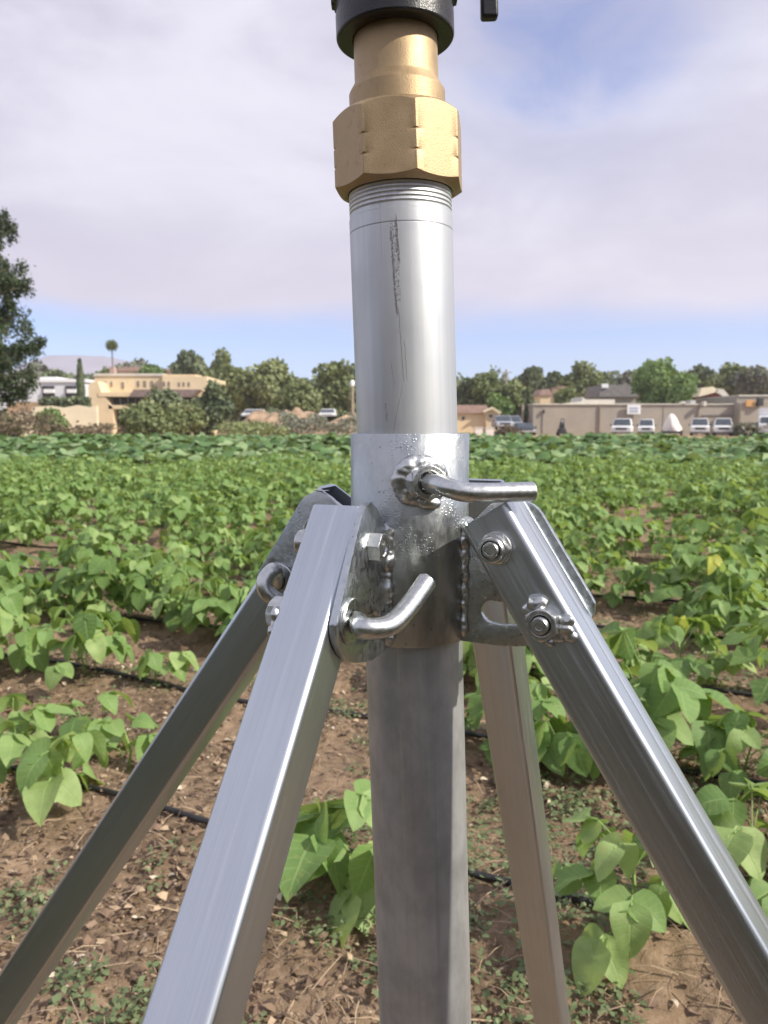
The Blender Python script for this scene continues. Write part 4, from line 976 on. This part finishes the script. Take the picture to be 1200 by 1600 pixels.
b.win(192, 196, 597, 607)
for px in (218, 228.5, 239.5): b.win(px-2, px+2, 595, 604)
for px in (258.5, 266): b.win(px-1.4, px+1.4, 596, 603, -1.2)
for px in (282, 289, 297): b.win(px-1.2, px+1.2, 597, 603, -1.2)
b.box('chimney', M['tan_roof'], 174, 181, 573, 584, 1.2, 4)
b = Bld('hillside_house', 'pinkish hillside house roofs showing above the cream apartment roof', 'house', 250, 160)
b.box('wall', M['cream'], 184, 325, 579, 600, 8); b.poly('roof', M['tan_roof'], [(180, 579.6), (196, 573), (232, 574), (236, 578), (262, 576), (316, 577), (326, 580)], 9, -.5)
# tan bank left of the pipe: a rise of bare earth
rngb = np.random.default_rng(2); xb = np.linspace(PX(335, 88), PX(600, 88), 60); yb = np.linspace(76, 125, 26); XB, YB = np.meshgrid(xb, yb)
ex = np.clip((XB-xb[0])/3, 0, 1)*np.clip((xb[-1]-XB)/2, 0, 1)
ZB = gz(XB, YB)-.15+ex*(1.3+1.9*np.clip((YB-88)/8, 0, 1)*.6)*np.clip((YB-77)/11, 0, 1)**1.2*(1+.8*fbm(np.stack([XB, YB, 0*XB], -1), .3, 4))
ib = np.arange(XB.size).reshape(XB.shape)
tag(link('earth_bank', npmesh('earth_bank', np.stack([XB, YB, ZB], -1).reshape(-1, 3), np.stack([ib[:-1, :-1], ib[:-1, 1:], ib[1:, 1:], ib[1:, :-1]], -1).reshape(-1, 4), True, mat=M['tan_dirt'])), kind='structure')
# tan house right of the pipe
b = Bld('tan_house', 'low tan house with a brown roof just right of the pipe', 'house', 750, 100)
b.box('wall', M['cream'], 700, 763, 645, 686, 8); b.poly('gable_wall', M['cream'], [(763, 686), (757, 645), (770, 638), (781, 646), (781, 686)], 7, -.6)
b.poly('roof', M['tan_roof'], [(698, 646), (704, 632.5), (760, 633), (765, 645)], 8.6, -.5); b.poly('gable_trim', M['cream2'], [(755, 642), (769, 635.5), (783, 644), (783, 646.5), (769, 638), (756, 645)], .5, -1.2)
b.win(764, 769, 648, 652, -.6, 'glass'); b.win(722, 726, 651, 656, 0, 'glass')
for px, lab in ((748.5, 'left one of two pale storage bins in front of the tan house'), (766, 'right one of two pale storage bins in front of the tan house')):
    q = Bld('storage_bin', lab, 'bin', px, 78); q.box('bin_body', M['tarp'], px-6, px+6, 669, 690, 1., 0); q.box('lid', M['trim'], px-6.6, px+6.6, 667.4, 669, 1.1, -.05); tag(q.o, group='storage bins by the tan house')
# beige rooftops
b = Bld('beige_house', 'small beige house with a tower stub showing above the warehouse left end', 'house', 862, 128)
b.box('wall', M['cream'], 843, 872, 617, 640, 6); b.poly('roof', M['tan_roof'], [(841, 617.5), (846, 608), (858, 608), (862, 617.5)], 6, -.3); b.box('tower', M['cream'], 871, 883, 605, 640, 5, -.5); b.box('tower_cap', M['tan_roof'], 870, 884, 603.5, 605.3, 5.4, -.7)
b = Bld('grey_roofed_house', 'house with a long grey roof and a white vent box behind the warehouse', 'house', 955, 122)
b.box('wall', M['grey_wall'], 938, 992, 613, 640, 8); b.poly('roof', M['grey_roof'], [(935, 620), (938, 601), (988, 601), (996, 620)], 9, -.5); b.box('vent_box', M['paint'], 939, 949, 599.5, 606, 1, -.8)
b = Bld('red_gabled_house', 'house with a dark red gable and pale roof above the warehouse', 'house', 1115, 122)
b.poly('gable_wall', M['red'], [(1096, 640), (1096, 622), (1116, 612), (1136, 622), (1136, 640)], 8); b.poly('roof', M['cream2'], [(1090, 620), (1094, 606), (1112, 604), (1120, 610), (1116, 613)], 7, -.5); b.poly('roof_slope', M['trim'], [(1116, 612), (1119, 607), (1128, 608), (1142, 623), (1137, 624)], 8, -.5)
# warehouse
b = Bld('warehouse', 'long low grey tan warehouse behind the parked white trucks', 'building', 1010, 96)
b.box('wall', M['grey_wall'], 833, 1155, 632, 695, 22); b.box('wing', M['grey_wall'], 1154.5, 1330, 629, 695, 20, -1.5)
b.box('roof_edge', M['trim'], 832, 1156, 630.6, 632.3, 22.4, -.2); b.box('roof_edge', M['trim'], 1153, 1332, 617, 619, 14, 5.)
b.box('upper_block', M['grey_wall'], 1150, 1330, 618.5, 640, 13, 5.2)
b.poly('parapet', M['trim'], [(868, 632), (908, 627), (910, 620), (914, 624), (960, 624), (960, 632)], 6, .4)
for px in (937.5, 1092, 1157): b.box('downpipe', M['wood'], px-.7, px+.7, 634, 682, .2, -1.75 if px > 1150 else -.22)
b.box('lintel', M['grey_roof'], 1097, 1146, 648, 649.6, .2, -.15); b.box('panel_joint', M['grey_roof'], 1036, 1036.6, 634, 683, .06, -.05)
b.box('orange_panel', M['orange'], 1165, 1178, 625, 635, .3, -1.8); b.box('vent_hood', M['dark'], 1184, 1192, 622, 634, .6, -2.1)
b.box('roof_vent', M['trim'], 1099, 1103, 627, 634, .8, -.9); b.box('roof_vent', M['trim'], 1064, 1070, 627, 632, .8, -.2); b.box('ac_unit', M['steel'], 1078, 1086, 625.5, 631, 1.6, 2.)
b.box('meter_box', M['dark'], 848.5, 851, 640, 646, .3, -.35); b.box('conduit', M['steel'], 849.4, 850, 646, 676, .1, -.15)
sg = b.box('sign', M['paint'], 980, 1000.5, 632.8, 647, .2, -.5)
for r_ in range(2):
    mb = MB(); x = 983.
    rr2 = random.Random(r_)
    while x < 997:
        w_ = .8+1.3*rr2.random(); d_ = 95.5; mb.box(((PX(x, d_)+PX(x+w_, d_))/2-b.x0, -.52, (PZ(636+5*r_, d_)+PZ(639.5+5*r_, d_))/2), (PX(x+w_, d_)-PX(x, d_), .03, PZ(636+5*r_, d_)-PZ(639.5+5*r_, d_))); x += w_+.9
    mb.build('lettering', M['silver'], sg)
mb = MB(); mb.box((0, 0, 0), (1, 1, 1))
# a hatch wall stub right of the last truck, a scrap heap
mass('scrap_heap', 1150, 1190, 664, 684, 86, M['tree_grey'], 1500, .28, 44, 'grey heap of scrub and scrap between the last truck and the box truck', 'heap', None, .4, .8)

# vehicles, seen from the front
def vehicle(name, label, cat, px, d, w, h, L, paint, group=None, box=False, hood=1.2, tall_tyres=False, rz=0.):
    g0 = float(gz(0, d)); x = PX(px, d, .5); o = empty(name, (x, d, g0), (0, 0, rz)); tag(o, label, cat, group)
    wb = .42; hb = h*.56 if not box else h*.42
    side = [(0, wb), (0, hb*.92), (.12, hb), (hood, hb+.06), (hood+.62, h-.04), (hood+.85, h), (hood+2.3, h), (hood+2.55, hb+.1), (L, hb+.05), (L, wb)]
    if box: side = [(0, wb), (0, hb), (.25, hb+.10), (.75, h*.70), (1.6, h*.72), (1.62, wb)]
    n = len(side); V = []
    for sx_ in (-1, 1):
        for y, z in side:
            k = 1-.20*max(0, (z-hb))/(h-hb+.01) if not box else 1
            V.append((sx_*w/2*k, y, z))
    mb = MB(); mb.add(V, [tuple(range(n-1, -1, -1)), tuple(range(n, 2*n))]+[(i, (i+1) % n, n+(i+1) % n, n+i) for i in range(n)])
    body = mb.build('body', paint, o, auto=30, bevel=.05, seg=2)
    if box:
        mb = MB(); mb.box((0, 1.75+2.2, (h+.7)/2), (w*1.08, 4.4, h-.7)); mb.build('cargo_box', M['paint'], o, bevel=.03)
        ws = [(-.42*w, .22, hb+.14), (.42*w, .22, hb+.14), (.40*w, .66, h*.67), (-.40*w, .66, h*.67)]
    else: ws = [(-.45*w, hood-.01, hb+.08), (.45*w, hood-.01, hb+.08), (.38*w, hood+.58, h-.08), (-.38*w, hood+.58, h-.08)]
    mb = MB(); Q = [(a, b_-.035, c_+.02) for a, b_, c_ in ws]; mb.add(Q+[(a, b_+.02, c_) for a, b_, c_ in Q], [(0, 1, 2, 3), (7, 6, 5, 4), (0, 4, 5, 1), (1, 5, 6, 2), (2, 6, 7, 3), (3, 7, 4, 0)]); mb.build('windshield', M['glass'], o)
    mb = MB(); mb.box((0, -.02, hb*.74), (w*.56, .06, hb*.22)); mb.build('grille', M['dark'] if not box else M['steel'], o)
    mb = MB(); mb.box((0, -.08, wb+.06), (w*.97, .18, .17)); mb.build('bumper', M['steel'], o, bevel=.03)
    for s in (-1, 1):
        mb = MB(); mb.box((s*w*.38, -.02, hb*.78), (w*.14, .06, hb*.15)); mb.build('headlight', M['chrome'], o, bevel=.02)
        mb = MB(); mb.box((s*(w/2+.12), hood+.1, hb+.12), (.18, .1, .2)); mb.build('mirror', M['dark'], o, bevel=.02)
        for yw in (.75, L-.9):
            R = .38 if not tall_tyres else .46; mb = MB(); mb.tube([(s*(w/2-.24), yw, R), (s*(w/2+.0), yw, R)], R, 20); wh = mb.build('wheel', M['tyre'], o, auto=40)
            mb = MB(); mb.tube([(s*(w/2+.0), yw, R), (s*(w/2+.02), yw, R)], R*.55, 14); mb.build('rim', M['steel'], wh, auto=40)
    mb = MB(); mb.box((0, L/2 if not box else 3., .40), (w*.7, (L if not box else 5.6)*.9, .2)); mb.build('underbody', M['dark'], o)
    return o
PG = 'white trucks parked along the warehouse'
vehicle('pickup_truck', 'white truck with large dark front tyres, leftmost in the row by the warehouse', 'truck', 970.5, 86, 2.15, 1.95, 5., M['paint'], PG, rz=-.36, tall_tyres=True)
vehicle('pickup_truck', 'small white truck, second in the row, directly below the white wall sign', 'truck', 1009, 89, 1.72, 1.9, 4.8, M['paint'], PG, rz=-.36)
vehicle('pickup_truck', 'white truck just right of the tarp covered load', 'truck', 1094, 87, 1.95, 2.0, 5., M['paint'], PG, rz=-.36)
vehicle('pickup_truck', 'white truck with a black ladder rack, rightmost of the small trucks', 'truck', 1131, 87, 1.98, 2.0, 5., M['paint'], PG, rz=-.36)
vehicle('box_truck', 'tall white box truck cut by the right edge of the picture', 'truck', 1202, 84, 2.2, 3.1, 6.2, M['paint'], None, True, rz=-.47)
vehicle('parked_car', 'white car on top of the tan bank below the large olive tree', 'car', 394, 103, 2.9, 1.35, 1.9, M['paint'], 'cars on the tan bank').location.z = PZ(655, 103)
vehicle('parked_car', 'white car on the tan bank left of the lamp post', 'car', 511, 99, 2.1, 1.35, 4.2, M['paint'], 'cars on the tan bank').location.z = PZ(655, 99)
CG = 'cars parked between the tan house and the warehouse'
vehicle('parked_car', 'silver grey car nearest the tan house in the dark parked group', 'car', 789, 92, 2.1, 1.7, 4.3, M['silver'], CG).location.z = .5
vehicle('parked_car', 'pale silver car in the middle of the parked group by the warehouse corner', 'car', 806, 94, 1.9, 1.9, 4.3, M['silver'], CG).location.z = .3
vehicle('parked_car', 'dark blue car nearest the warehouse corner', 'car', 824, 90, 2.2, 1.5, 4.3, M['darkcar'], CG)
tree('bush', 'brown dry shrub in front of the parked dark cars', 'bush', 793, 668, 690, 44, 80, M['brush'], 301, 1500, .22, trunk=False)
# the tarp covered load on a dark trailer
d = 86; x = PX(1050, d); g0 = float(gz(0, d)); o = empty('covered_trailer', (x, d, g0)); o.rotation_euler.z = -.4; tag(o, 'peaked load under a white tarp on a dark trailer in the truck row', 'trailer')
n = 28; V = []; prof = [(.96, .55), (.95, .9), (.80, 1.25), (.55, 1.9), (.30, 2.35), (.10, 2.5)]
for r_, z in prof:
    for k in range(n):
        a = 2*math.pi*k/n; q = 1/max(abs(math.cos(a)), abs(math.sin(a)))**.6; f = 1+.10*math.sin(5*a+z*2)+.05*math.sin(11*a); V.append((r_*q*f*math.cos(a)+(z-.5)*(-.08), 1.2+r_*q*f*math.sin(a)*1.3, z))
mb = MB(); mb.add(V, [(i*n+k, i*n+(k+1) % n, (i+1)*n+(k+1) % n, (i+1)*n+k) for i in range(len(prof)-1) for k in range(n)]+[tuple((len(prof)-1)*n+k for k in range(n))]); mb.build('tarp', M['tarp'], o, smooth=True)
mb = MB(); mb.box((0, 1.2, .42), (2.2, 3.2, .22)); mb.build('bed', M['dark'], o)
for s in (-1, 1): mb = MB(); mb.tube([(s*.85, 1., .33), (s*1.08, 1., .33)], .33, 18); mb.build('wheel', M['tyre'], o)
# dark motorcycle-like machine by the wall
d = 86; x = PX(878, d); o = empty('forklift', (x, d, float(gz(0, d)))); tag(o, 'small dark upright machine standing against the warehouse wall', 'machine')
mb = MB(); mb.box((0, 0, .55), (.75, 1.2, .6)); mb.box((0, .1, 1.0), (.5, .6, .5)); mb.build('body', M['dark'], o, bevel=.08)
mb = MB(); mb.tube([(-.2, -.2, .8), (-.15, -.3, 1.9)], .06, 8); mb.tube([(.2, -.2, .8), (.15, -.3, 1.9)], .06, 8); mb.tube([(-.2, -.3, 1.88), (.2, -.3, 1.88)], .06, 8); mb.build('mast', M['darkcar'], o, smooth=True)
mb = MB(); mb.box((0, .25, 1.3), (.4, .15, .5)); mb.build('seat', M['darkcar'], o, bevel=.04)
for s in (-1, 1):
    for yw in (-.4, .45): mb = MB(); mb.tube([(s*.3, yw, .26), (s*.46, yw, .26)], .26, 16); mb.build('wheel', M['tyre'], o)
# lamp post beside the pipe, pole right of the pipe, utility mast
def post(name, label, cat, px, pt, d, r, mat, head=None):
    x = PX(px, d, 4); g0 = float(gz(0, d)); o = empty(name, (x, d, g0)); tag(o, label, cat); zt = PZ(pt, d)-g0
    mb = MB(); mb.tube([(0, 0, -.1), (0, 0, zt)], [r*1.15, r], 12); mb.build('post', mat, o, smooth=False, auto=40)
    if head == 'lamp': mb = MB(); mb.lathe([(.10, zt-.05), (.26, zt+.1), (.28, zt+.55), (.18, zt+.72), (.03, zt+.78)], 16); mb.build('lamp_head', M['paint'], o, auto=40)
    if head == 'cross': mb = MB(); mb.box((0, 0, zt-.5), (1.8, .12, .12)); mb.box((0, 0, zt-1.4), (1.3, .12, .12)); mb.build('crossarm', mat, o)
    return o
post('lamp_post', 'weathered lamp post with a pale head, hard against the left of the pipe', 'lamp post', 550.5, 604, 92, .16, M['wood'], 'lamp')
post('utility_pole', 'thin wooden utility pole rising between the trees right of the pipe', 'utility pole', 790, 577, 125, .14, M['wood'], 'cross')
post('wooden_post', 'bare wooden post left of the warehouse corner', 'post', 817, 632, 97, .14, M['wood'])
# fence posts along the field edge on the right
for i, px in enumerate((862, 903, 944, 985, 1026, 1067, 1108, 1149)):
    break
# the air: an even pale haze round everything
hz = bpy.data.materials.new('haze_air'); hz.use_nodes = True; nt = hz.node_tree; nt.nodes.clear()
pv = N(nt, 'ShaderNodeVolumePrincipled'); pv.inputs['Color'].default_value = (.93, .93, 1, 1); pv.inputs['Density'].default_value = .0003; pv.inputs['Anisotropy'].default_value = .2
mo = N(nt, 'ShaderNodeOutputMaterial'); nt.links.new(pv.outputs[0], mo.inputs['Volume'])
mb = MB(); mb.box((0, 1100, 104), (4400, 2480, 212)); tag(mb.build('haze', hz, None, auto=0), 'thin pale haze in the far air', 'haze', None, 'stuff')
